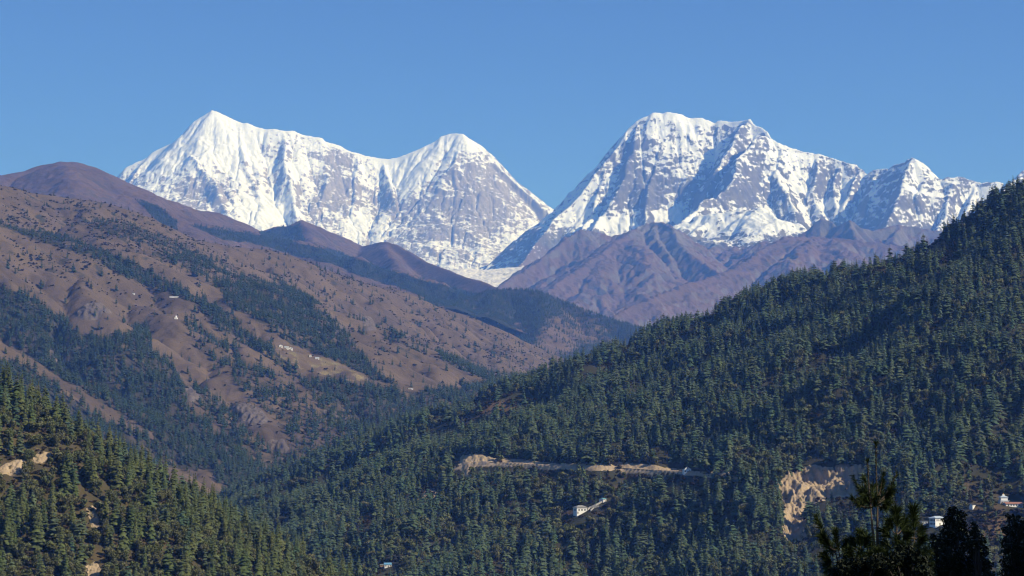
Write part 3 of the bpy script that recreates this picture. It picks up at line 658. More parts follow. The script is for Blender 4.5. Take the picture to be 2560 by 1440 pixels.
for a, b in zip(rp[:-1], rp[1:]):
    u = b[:2] - a[:2]
    t = np.clip(((f.gx - a[0]) * u[0] + (f.gy - a[1]) * u[1]) / (u @ u), 0, 1)
    d = np.hypot(f.gx - a[0] - t * u[0], f.gy - a[1] - t * u[1])
    z = a[2] + t * (b[2] - a[2])
    zr = np.where(d < dr, z, zr); dr = np.minimum(d, dr)
cut = np.clip(f.H, zr - np.maximum(dr - 3, 0) * 1.3, zr + np.maximum(dr - 3, 0) * 1.7)
f.H = np.where(dr < 22, cut, f.H)
TERG = [(1080, 1035), (1130, 1010), (1200, 992), (1260, 986), (1310, 1000), (1260, 1030), (1180, 1045), (1110, 1055)]
tg = inpoly(f.px, f.py, TERG)
f.H = np.where(tg, np.floor(f.H / 3) * 3 + 3 * sstep(0.7, 1.0, (f.H / 3) % 1.0), f.H)
update(f)
nG = fbm(f.gx / 60, f.gy / 60, 5, 94); nG2 = fbm(f.gx / 18, f.gy / 18, 4, 95)
def clearG(x, y):
    return blobs(x, y, [(2350, 620, 70, 32, .95), (2230, 660, 60, 18, .7), (2150, 680, 60, 18, .5), (1930, 740, 40, 12, .4), (1560, 890, 45, 14, .7), (1240, 1020, 75, 30, .8), (1160, 1020, 60, 18, .6), (1200, 1060, 60, 20, .5), (1420, 1282, 28, 8, 1.1), (1490, 1285, 40, 12, .5),
                        (880, 1425, 60, 20, 1.0), (1075, 1235, 35, 25, .7), (1060, 1210, 30, 30, .5), (1560, 1230, 60, 20, .55), (1690, 1205, 60, 14, .6), (1770, 1180, 50, 16, .6), (1500, 1190, 200, 10, .35), (1250, 1230, 60, 20, .4),
                        (2160, 800, 40, 14, .6), (1930, 900, 30, 20, .35), (1640, 1000, 40, 40, .3), (1550, 960, 60, 30, .35), (2420, 700, 30, 30, .1), (2500, 1330, 60, 40, .8), (2460, 1260, 90, 50, .55), (2400, 1190, 60, 20, .5), (2110, 1300, 60, 45, .5), (1480, 1430, 50, 20, .4), (2300, 1100, 30, 20, .2), (2250, 1150, 30, 14, .4), (1110, 1420, 60, 20, .4)])
cl = clearG(f.px, f.py)
dirt = sm * (0.9 + 0.5 * nG2) + sstep(9, 4, dr) * (0.85 + 0.9 * nG2 + blobs(f.px, f.py, [(1180, 1150, 30, 25, .5), (1590, 1165, 60, 20, .35), (1250, 1160, 60, 20, .2), (1400, 1170, 60, 14, .1)])) + blobs(f.px, f.py, [(1165, 1175, 16, 22, .8), (1070, 1228, 20, 10, .5), (1640, 1175, 25, 14, .6), (1680, 1210, 30, 14, .45), (2500, 1330, 40, 14, .5), (2490, 1186, 40, 5, .5)]) + 0.15 * nG - 0.1
brown = 0.05 + 0.75 * cl + 0.45 * nG + 0.3 * nG2
m_wood = terrain_mat('forest_floor', ((0.034, 0.038, 0.024), (0.055, 0.048, 0.030)), ((0.15, 0.095, 0.055), (0.10, 0.07, 0.042)), ((0.56, 0.42, 0.27), (0.36, 0.26, 0.17)), None, lam=14, amp=0.6, w=0.35)
field_mesh(fG, 'wooded_hillside', m_wood, (brown, dirt, f.H * 0), 0.5 + 0.8 * nG)
# the road itself, a strip laid on its bench
def strip(name, pts, width, mat, lift=0.06):
    pts = np.array(pts); n = len(pts); V = []
    for i in range(n):
        a = pts[max(i - 1, 0)]; b = pts[min(i + 1, n - 1)]
        t = b - a; nrm = np.array([-t[1], t[0], 0]) / (np.hypot(t[0], t[1]) + 1e-9)
        for s in (-1, 1): V.append(pts[i] + nrm * s * width / 2 + np.array([0, 0, lift]))
    F = [(2 * i, 2 * i + 1, 2 * i + 3, 2 * i + 2) for i in range(n - 1)]
    me = bpy.data.meshes.new(name); me.from_pydata([tuple(v) for v in V], [], F); me.materials.append(mat)
    o = bpy.data.objects.new(name, me); o['kind'] = 'structure'; COL.objects.link(o)
    return o
rr = []
for a, b in zip(rp[:-1], rp[1:]):
    for t in np.linspace(0, 1, 12, endpoint=False): rr.append(a + (b - a) * t)
strip('road', rr, 5.0, simple_mat('dirt_road', (0.36, 0.30, 0.23), (0.27, 0.22, 0.17), 0.4, 0.95))

def rough_patch(name, f, poly, mat, step, amp, lift=.35, veg0=-.02):
    """Bare broken earth laid over the hillside at a finer grain."""
    pt = np.array([hit(f, a_, b_) for a_, b_ in poly]); x0, y0 = pt[:, :2].min(0) - 15; x1, y1 = pt[:, :2].max(0) + 15
    g = Field(); g.gx, g.gy = np.meshgrid(np.arange(x0, x1, step), np.arange(y0, y1, step))
    z = f.sample(g.gx, g.gy); a_, b_ = px(g.gx, g.gy, z)
    nn_ = fbm(g.gx / 9, g.gy / 9, 3, 222)
    ins = inpoly(a_ + 9 * nn_, b_ + 5 * nn_, poly)
    m_ = ins * 1.0
    for _ in range(6):
        s_ = np.pad(m_, 1, mode='edge'); m_ = (s_[:-2, 1:-1] + s_[2:, 1:-1] + s_[1:-1, :-2] + s_[1:-1, 2:]) / 4
    rg = ridged(g.gx / (step * 9), g.gy / (step * 22), 4, 231, .6); rk = ridged(g.gx / (step * 4), g.gy / (step * 5), 3, 233)
    g.H = z + lift * np.clip(m_ * 4 - 1, -1, 1) + amp * m_ * (rg + .5 * rk - .3)
    g.bz = np.where(m_ > .12, g.H - 50, g.H + 50)
    veg = veg0 + 0.9 * fbm(g.gx / (step * 14), g.gy / (step * 14), 4, 240) + .25 * (rg < -.1)
    field_mesh(g, name, mat, (veg, .38 - .9 * rg, g.H * 0), 0.5 + 0.8 * rk)
m_earth = terrain_mat('broken_earth', ((0.50, 0.38, 0.25), (0.30, 0.225, 0.15)), ((0.10, 0.085, 0.045), (0.07, 0.065, 0.035)), ((0.30, 0.23, 0.17), (0.20, 0.16, 0.12)), None, lam=5, amp=0.8, w=0.22, bump=.6)
rough_patch('landslide_scar', fG, SCAR, m_earth, 1.0, 6.0, .35, .10)
rough_patch('road_bank', fG, [(1150, 1140), (1172, 1131), (1205, 1140), (1262, 1152), (1230, 1157), (1185, 1160), (1180, 1195), (1168, 1190), (1160, 1168)], m_earth, .9, 1.8)
rough_patch('road_bank', fG, [(a_, b_ - 7 - 3 * math.sin(a_ * .11)) for a_, b_ in ROAD[2:]] + [(a_, b_ + 2.5) for a_, b_ in ROAD[:1:-1]], m_earth, .9, 1.0, .3, -.1)
rough_patch('earth_bank', fG, [(1040, 1250), (1075, 1222), (1110, 1228), (1090, 1250), (1060, 1262)], m_earth, .9, 1.0)

m_crag = terrain_mat('pale_crag', ((0.19, 0.155, 0.135), (0.085, 0.07, 0.066)), ((0.05, 0.05, 0.036), (0.09, 0.07, 0.048)), ((0.30, 0.25, 0.22), (0.19, 0.165, 0.15)), None, lam=9, amp=0.7, w=0.3)
for pl_, am_ in (([(580, 1020), (612, 1008), (650, 1025), (668, 1050), (640, 1066), (600, 1056)], 7), ([(190, 782), (215, 762), (250, 758), (275, 778), (240, 795), (205, 796)], 7), ([(118, 893), (128, 878), (146, 882), (144, 902), (126, 904)], 5),
                 ([(800, 790), (822, 785), (850, 815), (862, 845), (840, 840), (815, 815)], 6), ([(455, 975), (480, 970), (500, 992), (478, 1004)], 5), ([(812, 1030), (838, 1028), (852, 1052), (830, 1062)], 5), ([(905, 795), (925, 792), (938, 822), (915, 826)], 5), ([(670, 1105), (705, 1098), (720, 1125), (690, 1134)], 5), ([(545, 1120), (575, 1118), (590, 1140), (560, 1146)], 4)):
    rough_patch('rock_outcrop', fF, pl_, m_crag, 2.2, am_, .8, .1)

# --- near hill
f = fH
nH = fbm(f.gx / 22, f.gy / 22, 5, 104); nH2 = fbm(f.gx / 7, f.gy / 7, 4, 105)
HCL = [(60, 1115, 60, 14, .6), (100, 1142, 30, 14, .8), (20, 1172, 50, 14, .8), (233, 1292, 14, 26, .8), (228, 1425, 30, 22, .9), (250, 1220, 30, 14, .4)]
clH = blobs(f.px, f.py, HCL)
f.H = f.H - 5 * np.clip(clH, 0, 1) * (0.5 + 0.6 * ridged(f.gx / 9, f.gy / 20, 3, 210)); update(f)
dirtH = -0.05 + 0.75 * np.clip(clH, 0, 1.1) + 0.35 * nH2
m_near = terrain_mat('near_hill_ground', ((0.060, 0.052, 0.026), (0.085, 0.066, 0.035)), ((0.11, 0.075, 0.045), (0.08, 0.065, 0.032)), ((0.45, 0.34, 0.22), (0.30, 0.22, 0.14)), None, lam=6, amp=0.6, w=0.35)
field_mesh(fH, 'near_hillside', m_near, (0.35 + nH, dirtH, f.H * 0), 0.5 + nH)
rough_patch('earth_bank', fH, [(-20, 1176), (20, 1164), (48, 1154), (66, 1150), (60, 1166), (40, 1180), (-20, 1192)], m_earth, .5, 1.8, .12, .2)
rough_patch('earth_bank', fH, [(84, 1140), (104, 1130), (124, 1134), (122, 1148), (96, 1156), (86, 1150)], m_earth, .5, 1.4, .12, .2)
rough_patch('rock_outcrop', fH, [(222, 1272), (233, 1264), (244, 1288), (242, 1318), (229, 1316)], m_earth, .45, 1.6, .12, .25)
rough_patch('earth_bank', fH, [(205, 1445), (219, 1416), (240, 1408), (250, 1424), (244, 1450)], m_earth, .45, .8, .12, .18)

#@@BASE
bx = np.linspace(-40000, 40000, 161); by = np.linspace(-6000, 60000, 133)
gx, gy = np.meshgrid(bx, by)
f = Field(); f.gx, f.gy = gx, gy; f.H = base_z(gy) + 25 * fbm(gx / 3000, gy / 3000, 3, 5) - 40; f.bz = f.H - 100
m_valley = terrain_mat('valley_floor', ((0.10, 0.08, 0.05), (0.06, 0.055, 0.035)), None, None, None)
field_mesh(f, 'valley_ground', m_valley, (gx * 0, gx * 0, gx * 0), gx * 0 + 0.5)
# the slope one stands on
bx = np.linspace(-220, 220, 111); by = np.linspace(-120, 420, 136)
gx, gy = np.meshgrid(bx, by)
fK = Field(); fK.x0, fK.y0, fK.dx, fK.nx, fK.ny = -220, -120, 4.0, 111, 136
fK.gx, fK.gy = gx, gy
fK.H = -1.75 - 0.27 * np.maximum(gy - 3, 0) - 0.0006 * np.maximum(gy - 3, 0) ** 2 + 0.35 * fbm(gx / 14, gy / 14, 4, 6) * sstep(5, 20, np.abs(gy)) - 0.6 * np.maximum(np.abs(gx) - 120, 0)
fK.bz = fK.H - 100
field_mesh(fK, 'grassy_slope', m_near, (0.3 + fbm(gx / 10, gy / 10, 4, 7), gx * 0 - .2, gx * 0), gx * 0 + 0.5)

#@@TREES
def mesh_np(name, V, F, mats, fmat=None, leafvar=None, smooth=False):
    me = bpy.data.meshes.new(name)
    V = np.asarray(V, np.float32); F = np.asarray(F, np.int32)
    k_ = F.shape[1]
    me.vertices.add(len(V)); me.vertices.foreach_set('co', V.ravel())
    me.loops.add(F.size); me.loops.foreach_set('vertex_index', F.ravel())
    me.polygons.add(len(F)); me.polygons.foreach_set('loop_start', (np.arange(len(F)) * k_).astype(np.int32))
    for m in mats: me.materials.append(m)
    if fmat is not None: me.polygons.foreach_set('material_index', np.asarray(fmat, np.int32))
    me.update(calc_edges=True)
    if smooth: me.polygons.foreach_set('use_smooth', np.ones(len(F), bool))
    if leafvar is not None:
        a = me.attributes.new('leafvar', 'FLOAT', 'FACE'); a.data.foreach_set('value', np.asarray(leafvar, np.float32))
    return me

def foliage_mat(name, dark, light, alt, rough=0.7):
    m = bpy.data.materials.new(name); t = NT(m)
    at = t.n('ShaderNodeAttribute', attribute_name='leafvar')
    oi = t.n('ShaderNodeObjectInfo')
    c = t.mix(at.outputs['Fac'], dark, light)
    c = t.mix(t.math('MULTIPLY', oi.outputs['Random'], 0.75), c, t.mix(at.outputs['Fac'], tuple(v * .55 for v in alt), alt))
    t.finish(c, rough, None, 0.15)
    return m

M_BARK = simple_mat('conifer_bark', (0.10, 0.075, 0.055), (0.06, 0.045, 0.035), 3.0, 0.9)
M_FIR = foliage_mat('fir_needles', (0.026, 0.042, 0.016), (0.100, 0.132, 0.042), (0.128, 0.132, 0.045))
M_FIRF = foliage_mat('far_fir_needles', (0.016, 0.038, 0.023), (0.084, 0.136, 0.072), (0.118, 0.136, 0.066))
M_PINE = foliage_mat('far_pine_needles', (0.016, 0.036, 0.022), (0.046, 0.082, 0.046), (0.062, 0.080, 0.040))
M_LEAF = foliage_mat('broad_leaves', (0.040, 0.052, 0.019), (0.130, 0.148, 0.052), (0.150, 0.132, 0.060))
M_SHRUB = foliage_mat('shrub_leaves', (0.022, 0.026, 0.016), (0.045, 0.045, 0.026), (0.080, 0.042, 0.030))

def trunk_geo(h, r, seed, taper=0.15, sides=6, lean=0.01):
    rs = np.random.default_rng(seed); V = []; F = []
    n = 7
    for i in range(n):
        z = h * i / (n - 1); rad = r * (1 - (1 - taper) * i / (n - 1))
        if i == 0: rad *= 1.35
        ox, oy = (rs.normal(0, lean, 2) * (i > 0))
        for s in range(sides):
            a = 2 * math.pi * s / sides
            V.append((ox + rad * math.cos(a), oy + rad * math.sin(a), z))
    for i in range(n - 1):
        for s in range(sides):
            F.append((i * sides + s, i * sides + (s + 1) % sides, (i + 1) * sides + (s + 1) % sides, (i + 1) * sides + s))
    return V, F

def conifer_geo(seed, whorls=16, nb=6, seg=3, r0=0.17, z0=0.1, ragged=0.25, shape=0.85):
    """Whorls of drooping boughs, each bough a few roof-shaped sprays; unit height."""
    rs = np.random.default_rng(seed); V = []; F = []; lv = []
    for w in range(whorls):
        t = z0 + (0.985 - z0) * (w + rs.uniform(-.3, .3)) / (whorls - 1)
        t = min(max(t, z0 * .8), .985)
        Rr = r0 * max(0.03, (1 - t) / (1 - z0)) ** shape * (1 - 0.25 * max(0, (0.25 - t) / 0.25))
        n = nb if t < 0.8 else max(3, nb - 2)
        a0 = rs.uniform(0, 6.28)
        for b in range(n):
            if rs.random() < ragged * 0.5: continue
            az = a0 + 6.283 * b / n + rs.normal(0, .25)
            L = Rr * rs.uniform(1 - ragged, 1 + ragged * 0.6)
            up = rs.uniform(0.05, 0.35) if t > .6 else rs.uniform(-0.15, 0.2)
            dr = rs.uniform(0.35, 0.7)
            ca, sa = math.cos(az), math.sin(az)
            wd = max(L * rs.uniform(0.30, 0.46), 0.008)
            br = np.clip(rs.uniform(0, 1) * 0.6 + 0.4 * rs.random(), 0, 1)
            prev = None
            for s in range(seg + 1):
                u = 0.08 + 0.92 * s / seg
                x = L * u; z = t + L * (up * u - dr * u * u)
                ww = wd * (1.1 - 0.2 * u if s == 0 else (1.0 if s < seg else 0.12)) * rs.uniform(.7, 1.3)
                dz = ww * rs.uniform(.35, .8)
                c = (ca * x, sa * x, z + 0.006)
                l = (ca * x - sa * ww, sa * x + ca * ww, z - dz)
                r_ = (ca * x + sa * ww, sa * x - ca * ww, z - dz)
                i0 = len(V); V += [c, l, r_]
                if prev is not None:
                    F.append((prev, i0, i0 + 1, prev + 1)); F.append((prev + 2, i0 + 2, i0, prev))
                    k_ = br * (0.55 + 0.45 * u)
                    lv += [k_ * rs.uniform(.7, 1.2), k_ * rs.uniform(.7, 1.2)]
                prev = i0
    for k_ in range(3):
        a = k_ * 2.1; i0 = len(V)
        V += [(0, 0, 1.0), (0.012 * math.cos(a), 0.012 * math.sin(a), .95), (0.016 * math.cos(a + 1), 0.016 * math.sin(a + 1), .93), (0.005, 0, .95)]
        F.append((i0, i0 + 1, i0 + 2, i0 + 3)); lv.append(.7)
    return V, F, np.clip(lv, 0, 1)

def leaf_geo(seed, n=900, lobes=9, size=0.045, zc=0.62, rx=0.34, rz=0.36, flat=0.5):
    """Leaf clumps spread through several uneven lobes; unit height."""
    rs = np.random.default_rng(seed); V = []; F = []; lv = []
    cs = []
    for i in range(lobes):
        a = rs.uniform(0, 6.28); q_ = rs.uniform(0, 1) ** .6
        cs.append((rx * .68 * q_ * math.cos(a), rx * .68 * q_ * math.sin(a), zc + rz * .72 * rs.uniform(-1, 1) * math.sqrt(1 - .6 * q_ * q_), rs.uniform(.34, .62)))
    for i in range(n):
        c = cs[rs.integers(lobes)]
        d = rs.normal(size=3); d /= np.linalg.norm(d)
        q_ = rs.uniform(0.35, 1.08) ** .55
        p = np.array([c[0] + d[0] * rx * c[3] * q_, c[1] + d[1] * rx * c[3] * q_, c[2] + d[2] * rz * c[3] * q_])
        nrm = d + rs.normal(0, .7, 3); nrm /= np.linalg.norm(nrm)
        t1 = np.cross(nrm, rs.normal(size=3)); t1 /= np.linalg.norm(t1); t2 = np.cross(nrm, t1)
        s1 = size * rs.uniform(.6, 1.5); s2 = size * rs.uniform(.5, 1.1)
        i0 = len(V)
        V += [p - t1 * s1, p - t2 * s2 + nrm * size * .25, p + t1 * s1 * rs.uniform(.7, 1.2), p + t2 * s2 - nrm * size * .2]
        F.append((i0, i0 + 1, i0 + 2, i0 + 3))
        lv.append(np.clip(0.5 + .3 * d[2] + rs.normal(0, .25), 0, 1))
    return np.array(V), F, lv, cs

def limb_geo(seed, cs, h0, r):
    V, F = trunk_geo(h0, r, seed, 0.6, 6, 0.01)
    rs = np.random.default_rng(seed + 1)
    for c in cs[:5]:
        a = np.array([0, 0, h0 * rs.uniform(.75, 1.0)]); b = np.array(c[:3])
        d = b - a; d /= np.linalg.norm(d)
        t1 = np.cross(d, [0, 0, 1.0001]); t1 /= np.linalg.norm(t1) + 1e-9; t2 = np.cross(d, t1)
        i0 = len(V)
        for p, rad in ((a, r * .55), (b, r * .12)):
            for s in range(4):
                an = math.pi / 2 * s
                V.append(tuple(p + (t1 * math.cos(an) + t2 * math.sin(an)) * rad))
        for s in range(4): F.append((i0 + s, i0 + (s + 1) % 4, i0 + 4 + (s + 1) % 4, i0 + 4 + s))
    return V, F

def joined(name, crown, trunk, mats):
    V = list(map(tuple, crown[0])) + list(trunk[0]); n0 = len(crown[0])
    F = [tuple(q_) for q_ in crown[1]] + [tuple(i + n0 for i in q_) for q_ in trunk[1]]
    fm_ = [0] * len(crown[1]) + [1] * len(trunk[1])
    lv = list(crown[2]) + [0.3] * len(trunk[1])
    return mesh_np(name, V, F, mats, fm_, lv)

CON = []       # near conifer kinds: (crown mesh, trunk mesh)
for i in range(8):
    cg = conifer_geo(300 + i, whorls=[24, 22, 26, 20][i % 4], nb=7, seg=4, r0=[.17, .20, .15, .22][i % 4] * (1.08 if i > 3 else 1), z0=[.06, .1, .08, .14][i % 4], ragged=[.25, .35, .3, .45][i % 4])
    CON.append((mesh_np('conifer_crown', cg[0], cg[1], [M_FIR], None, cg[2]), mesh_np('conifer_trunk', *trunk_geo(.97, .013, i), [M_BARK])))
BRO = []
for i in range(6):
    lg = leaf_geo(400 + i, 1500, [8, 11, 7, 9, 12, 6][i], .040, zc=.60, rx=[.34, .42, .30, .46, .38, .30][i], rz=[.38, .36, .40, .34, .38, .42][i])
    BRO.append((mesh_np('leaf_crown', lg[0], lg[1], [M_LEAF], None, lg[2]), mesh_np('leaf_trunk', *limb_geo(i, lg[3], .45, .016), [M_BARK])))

CONR = []
for cm_, tm_ in CON:
    c_ = cm_.copy(); c_.materials[0] = M_FIRF; CONR.append((c_, tm_))

def proto_collection(name, meshes):
    c = bpy.data.collections.new(name)
    for i, m in enumerate(meshes):
        o = bpy.data.objects.new('%s_kind_%02d' % (name, i), m); c.objects.link(o)
    return c
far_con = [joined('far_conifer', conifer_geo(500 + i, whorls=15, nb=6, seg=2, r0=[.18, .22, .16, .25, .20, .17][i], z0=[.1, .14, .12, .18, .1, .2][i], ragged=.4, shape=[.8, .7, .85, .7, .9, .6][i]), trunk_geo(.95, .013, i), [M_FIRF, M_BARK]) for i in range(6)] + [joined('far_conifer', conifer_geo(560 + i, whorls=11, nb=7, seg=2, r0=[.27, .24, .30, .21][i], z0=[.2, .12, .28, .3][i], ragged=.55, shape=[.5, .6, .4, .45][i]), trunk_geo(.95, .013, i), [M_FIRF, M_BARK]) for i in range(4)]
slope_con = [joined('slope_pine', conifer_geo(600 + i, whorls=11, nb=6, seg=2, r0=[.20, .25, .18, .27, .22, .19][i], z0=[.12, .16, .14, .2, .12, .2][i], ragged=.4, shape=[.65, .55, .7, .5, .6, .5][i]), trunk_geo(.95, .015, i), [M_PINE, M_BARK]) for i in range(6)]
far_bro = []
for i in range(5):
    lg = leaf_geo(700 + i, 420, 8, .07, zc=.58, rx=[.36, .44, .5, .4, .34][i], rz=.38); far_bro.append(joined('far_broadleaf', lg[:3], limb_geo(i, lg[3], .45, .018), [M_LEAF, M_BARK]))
shrub_m = []
for i in range(4):
    lg = leaf_geo(800 + i, 160, 5, .13, zc=.5, rx=.75, rz=.45); shrub_m.append(mesh_np('shrub_clump', lg[0], lg[1], [M_SHRUB], None, lg[2]))
C_CON = proto_collection('far_conifer', far_con); C_PINE = proto_collection('slope_pine', slope_con)
C_BRO = proto_collection('far_broadleaf', far_bro); C_SHR = proto_collection('shrub', shrub_m)

def wood(name, coll, nk, pts, hs, squash=(.85, 1.2), kind='stuff'):
    """A wood that reads as one mass: points on the ground, each carrying one tree of the collection."""
    rs = np.random.default_rng(len(pts))
    me = bpy.data.meshes.new(name)
    me.vertices.add(len(pts)); me.vertices.foreach_set('co', np.asarray(pts, np.float32).ravel())
    a = me.attributes.new('tree_kind', 'INT', 'POINT'); a.data.foreach_set('value', rs.integers(0, nk, len(pts)).astype(np.int32))
    a = me.attributes.new('tree_turn', 'FLOAT_VECTOR', 'POINT')
    rot = np.zeros((len(pts), 3), np.float32); rot[:, 2] = rs.uniform(0, 6.28, len(pts)); rot[:, :2] = rs.normal(0, .03, (len(pts), 2))
    a.data.foreach_set('vector', rot.ravel())
    a = me.attributes.new('tree_size', 'FLOAT_VECTOR', 'POINT')
    sq = rs.uniform(*squash, len(pts)); sz_ = np.stack([hs * sq, hs * sq, hs], 1).astype(np.float32)
    a.data.foreach_set('vector', sz_.ravel())
    o = bpy.data.objects.new(name, me); o['kind'] = kind; COL.objects.link(o)
    ng = bpy.data.node_groups.new(name + '_planting', 'GeometryNodeTree')
    ng.interface.new_socket('Geometry', in_out='INPUT', socket_type='NodeSocketGeometry')
    ng.interface.new_socket('Geometry', in_out='OUTPUT', socket_type='NodeSocketGeometry')
    gi = ng.nodes.new('NodeGroupInput'); go = ng.nodes.new('NodeGroupOutput')
    ip = ng.nodes.new('GeometryNodeInstanceOnPoints'); ci = ng.nodes.new('GeometryNodeCollectionInfo')
    ci.inputs['Collection'].default_value = coll; ci.inputs['Separate Children'].default_value = True; ci.inputs['Reset Children'].default_value = True
    ip.inputs['Pick Instance'].default_value = True
    def na(nm, ty):
        n = ng.nodes.new('GeometryNodeInputNamedAttribute'); n.data_type = ty; n.inputs['Name'].default_value = nm
        return [s for s in n.outputs if s.enabled and s.name == 'Attribute'][0]
    L = ng.links.new
    L(gi.outputs[0], ip.inputs['Points']); L(ci.outputs[0], ip.inputs['Instance'])
    L(na('tree_kind', 'INT'), ip.inputs['Instance Index']); L(na('tree_size', 'FLOAT_VECTOR'), ip.inputs['Scale'])
    er_ = ng.nodes.new('FunctionNodeEulerToRotation'); L(na('tree_turn', 'FLOAT_VECTOR'), er_.inputs[0]); L(er_.outputs[0], ip.inputs['Rotation'])
    L(ip.outputs[0], go.inputs[0])
    md = o.modifiers.new('planting', 'NODES'); md.node_group = ng
    return o

def scatter(f, X0, X1, Y0, Y1, sp, seed):
    rs = np.random.default_rng(seed)
    xs = np.arange(X0, X1, sp); ys = np.arange(Y0, Y1, sp)
    X, Y = np.meshgrid(xs, ys)
    X = (X + rs.uniform(-.5, .5, X.shape) * sp).ravel(); Y = (Y + rs.uniform(-.5, .5, Y.shape) * sp).ravel()
    ok = (X > f.x0 + f.dx) & (X < f.x0 + f.dx * (f.nx - 2)) & (Y > f.y0 + f.dx) & (Y < f.y0 + f.dx * (f.ny - 2))
    X, Y = X[ok], Y[ok]
    Z = f.sample(X, Y); ok = Z > f.sample(X, Y, f.bz) + 4
    X, Y, Z = X[ok], Y[ok], Z[ok]
    a, b = px(X, Y, Z)
    ok = (a > -160) & (a < 2720) & (b < 1560) & (b > 300)
    return X[ok], Y[ok], Z[ok], a[ok], b[ok]

def seen(X, Y, Z, fields, skip=0.02):
    vis = np.ones(len(X), bool)
    for fl in fields:
        for t in np.linspace(0.3, 1 - skip, 70):
            x, y, z = X * t, Y * t, Z * t
            inside = (x > fl.x0) & (x < fl.x0 + fl.dx * (fl.nx - 2)) & (y > fl.y0) & (y < fl.y0 + fl.dx * (fl.ny - 2))
            if inside.any(): vis &= ~(inside & (fl.sample(x, y) > z + 0.5))
    return vis

HOUSE_RECTS = [(1430, 1472, 1262, 1286), (1466, 1502, 1256, 1276), (1500, 1524, 1243, 1256), (1708, 1732, 1166, 1186), (2498, 2560, 1236, 1268), (2428, 2450, 1256, 1270), (2332, 2372, 1290, 1318), (2300, 2324, 1302, 1314), (958, 988, 1404, 1420),
               (697, 707, 859, 870), (709, 734, 864, 876), (770, 780, 884, 893), (788, 800, 893, 900), (422, 456, 738, 746), (432, 448, 784, 799), (328, 340, 731, 739), (1020, 1036, 967, 976)]
CLEAR_RECTS = [(1150, 1235, 1142, 1163), (1262, 1325, 1152, 1162), (1350, 1440, 1161, 1170), (1470, 1530, 1165, 1173), (1560, 1690, 1163, 1178), (1960, 2060, 1190, 1240), (2085, 2140, 1185, 1235), (1965, 2005, 1250, 1335), (10, 60, 1160, 1190), (84, 120, 1138, 1156), (224, 242, 1276, 1316), (212, 250, 1414, 1440)]
def off_houses(a, b, hpx, wpx):
    ok = np.ones(len(a), bool)
    for x0, x1, y0, y1 in HOUSE_RECTS:
        ok &= ~((a + wpx * 1.3 > x0 - 2) & (a - wpx * 1.3 < x1 + 2) & (b > y0 + .25 * (y1 - y0)) & (b - hpx < y1) & (b < y1 + 90))
    for x0, x1, y0, y1 in CLEAR_RECTS:
        ok &= ~((a + wpx > x0) & (a - wpx < x1) & (b > y0) & (b - hpx < y1) & (b < y1 + 80))
    return ok
rs = np.random.default_rng(99)

# left slope pines and shrubs
X, Y, Z, a, b = scatter(fF, -2000, 400, 3300, 8400, 10.5, 1)
nn = fbm(X / 90, Y / 90, 5, 84); n2 = fbm(X / 40, Y / 40, 3, 184)
d = forestF(a, b, nn) * (1.0 + 0.8 * n2) + 0.02 * (fF.sample(X, Y, fF.curv) > 0.4)
sel = rs.random(len(X)) < d
X1_, Y1_, Z1_, a1, b1 = X[sel], Y[sel], Z[sel], a[sel], b[sel]
hh = rs.uniform(11, 26, len(X1_)) * np.where(b1 < 640, .65, 1.0)
hp = hh * FPX / Y1_
ok = off_houses(a1, b1, hp, hp * .18) & seen(X1_, Y1_, Z1_ + hh * .8, [fF, fG, fH])
wood('pine_wood', C_PINE, 6, np.stack([X1_, Y1_, Z1_ - .3], 1)[ok], hh[ok], (.8, 1.25))
nF_trees = ok.sum()
X, Y, Z, a, b = scatter(fF, -2000, 400, 3300, 8400, 8.5, 2)
n2 = fbm(X / 60, Y / 60, 4, 185)
sd = 0.06 + blobs(a, b, [(120, 540, 180, 60, .55), (380, 610, 160, 50, .5), (200, 680, 140, 40, .4), (80, 640, 100, 40, .3), (650, 690, 120, 40, .3), (1050, 850, 120, 50, .22), (900, 700, 120, 40, .18), (1260, 890, 90, 40, .3), (620, 1040, 80, 50, .35), (480, 770, 60, 40, .2), (1000, 780, 200, 60, .1), (340, 740, 60, 60, .2)])
sd = sd * np.clip(0.35 + 3.0 * n2, 0.08, 3) + 0.15 * (forestF(a, b, n2 * 0) > .3)
sel = (rs.random(len(X)) < sd)
sel &= seen(X, Y, Z + 3, [fF, fG, fH])
X, Y, Z = X[sel], Y[sel], Z[sel]
wood('hillside_shrubs', C_SHR, 4, np.stack([X, Y, Z - .4], 1), 1.6 + 5.5 * rs.random(len(X)) ** 1.8, (.7, 1.5))
# middle hill and the long ridge behind
pts, hs = [], []
for fl, s_, bx_ in ((fE, 13, (-650, 850, 7900, 10900)), (fD, 14, (-2900, 280, 9400, 14500))):
    X, Y, Z, a, b = scatter(fl, *bx_, s_, 3)
    d = fl.sample(X, Y, fl.forest)
    sel = (rs.random(len(X)) < d * 0.95); sel &= seen(X, Y, Z + 12, [fF, fG, fE, fD], .01)
    pts.append(np.stack([X, Y, Z - .3], 1)[sel]); hs.append(rs.uniform(9, 20, sel.sum()))
wood('far_ridge_forest', C_PINE, 6, np.concatenate(pts), np.concatenate(hs), (.9, 1.4))

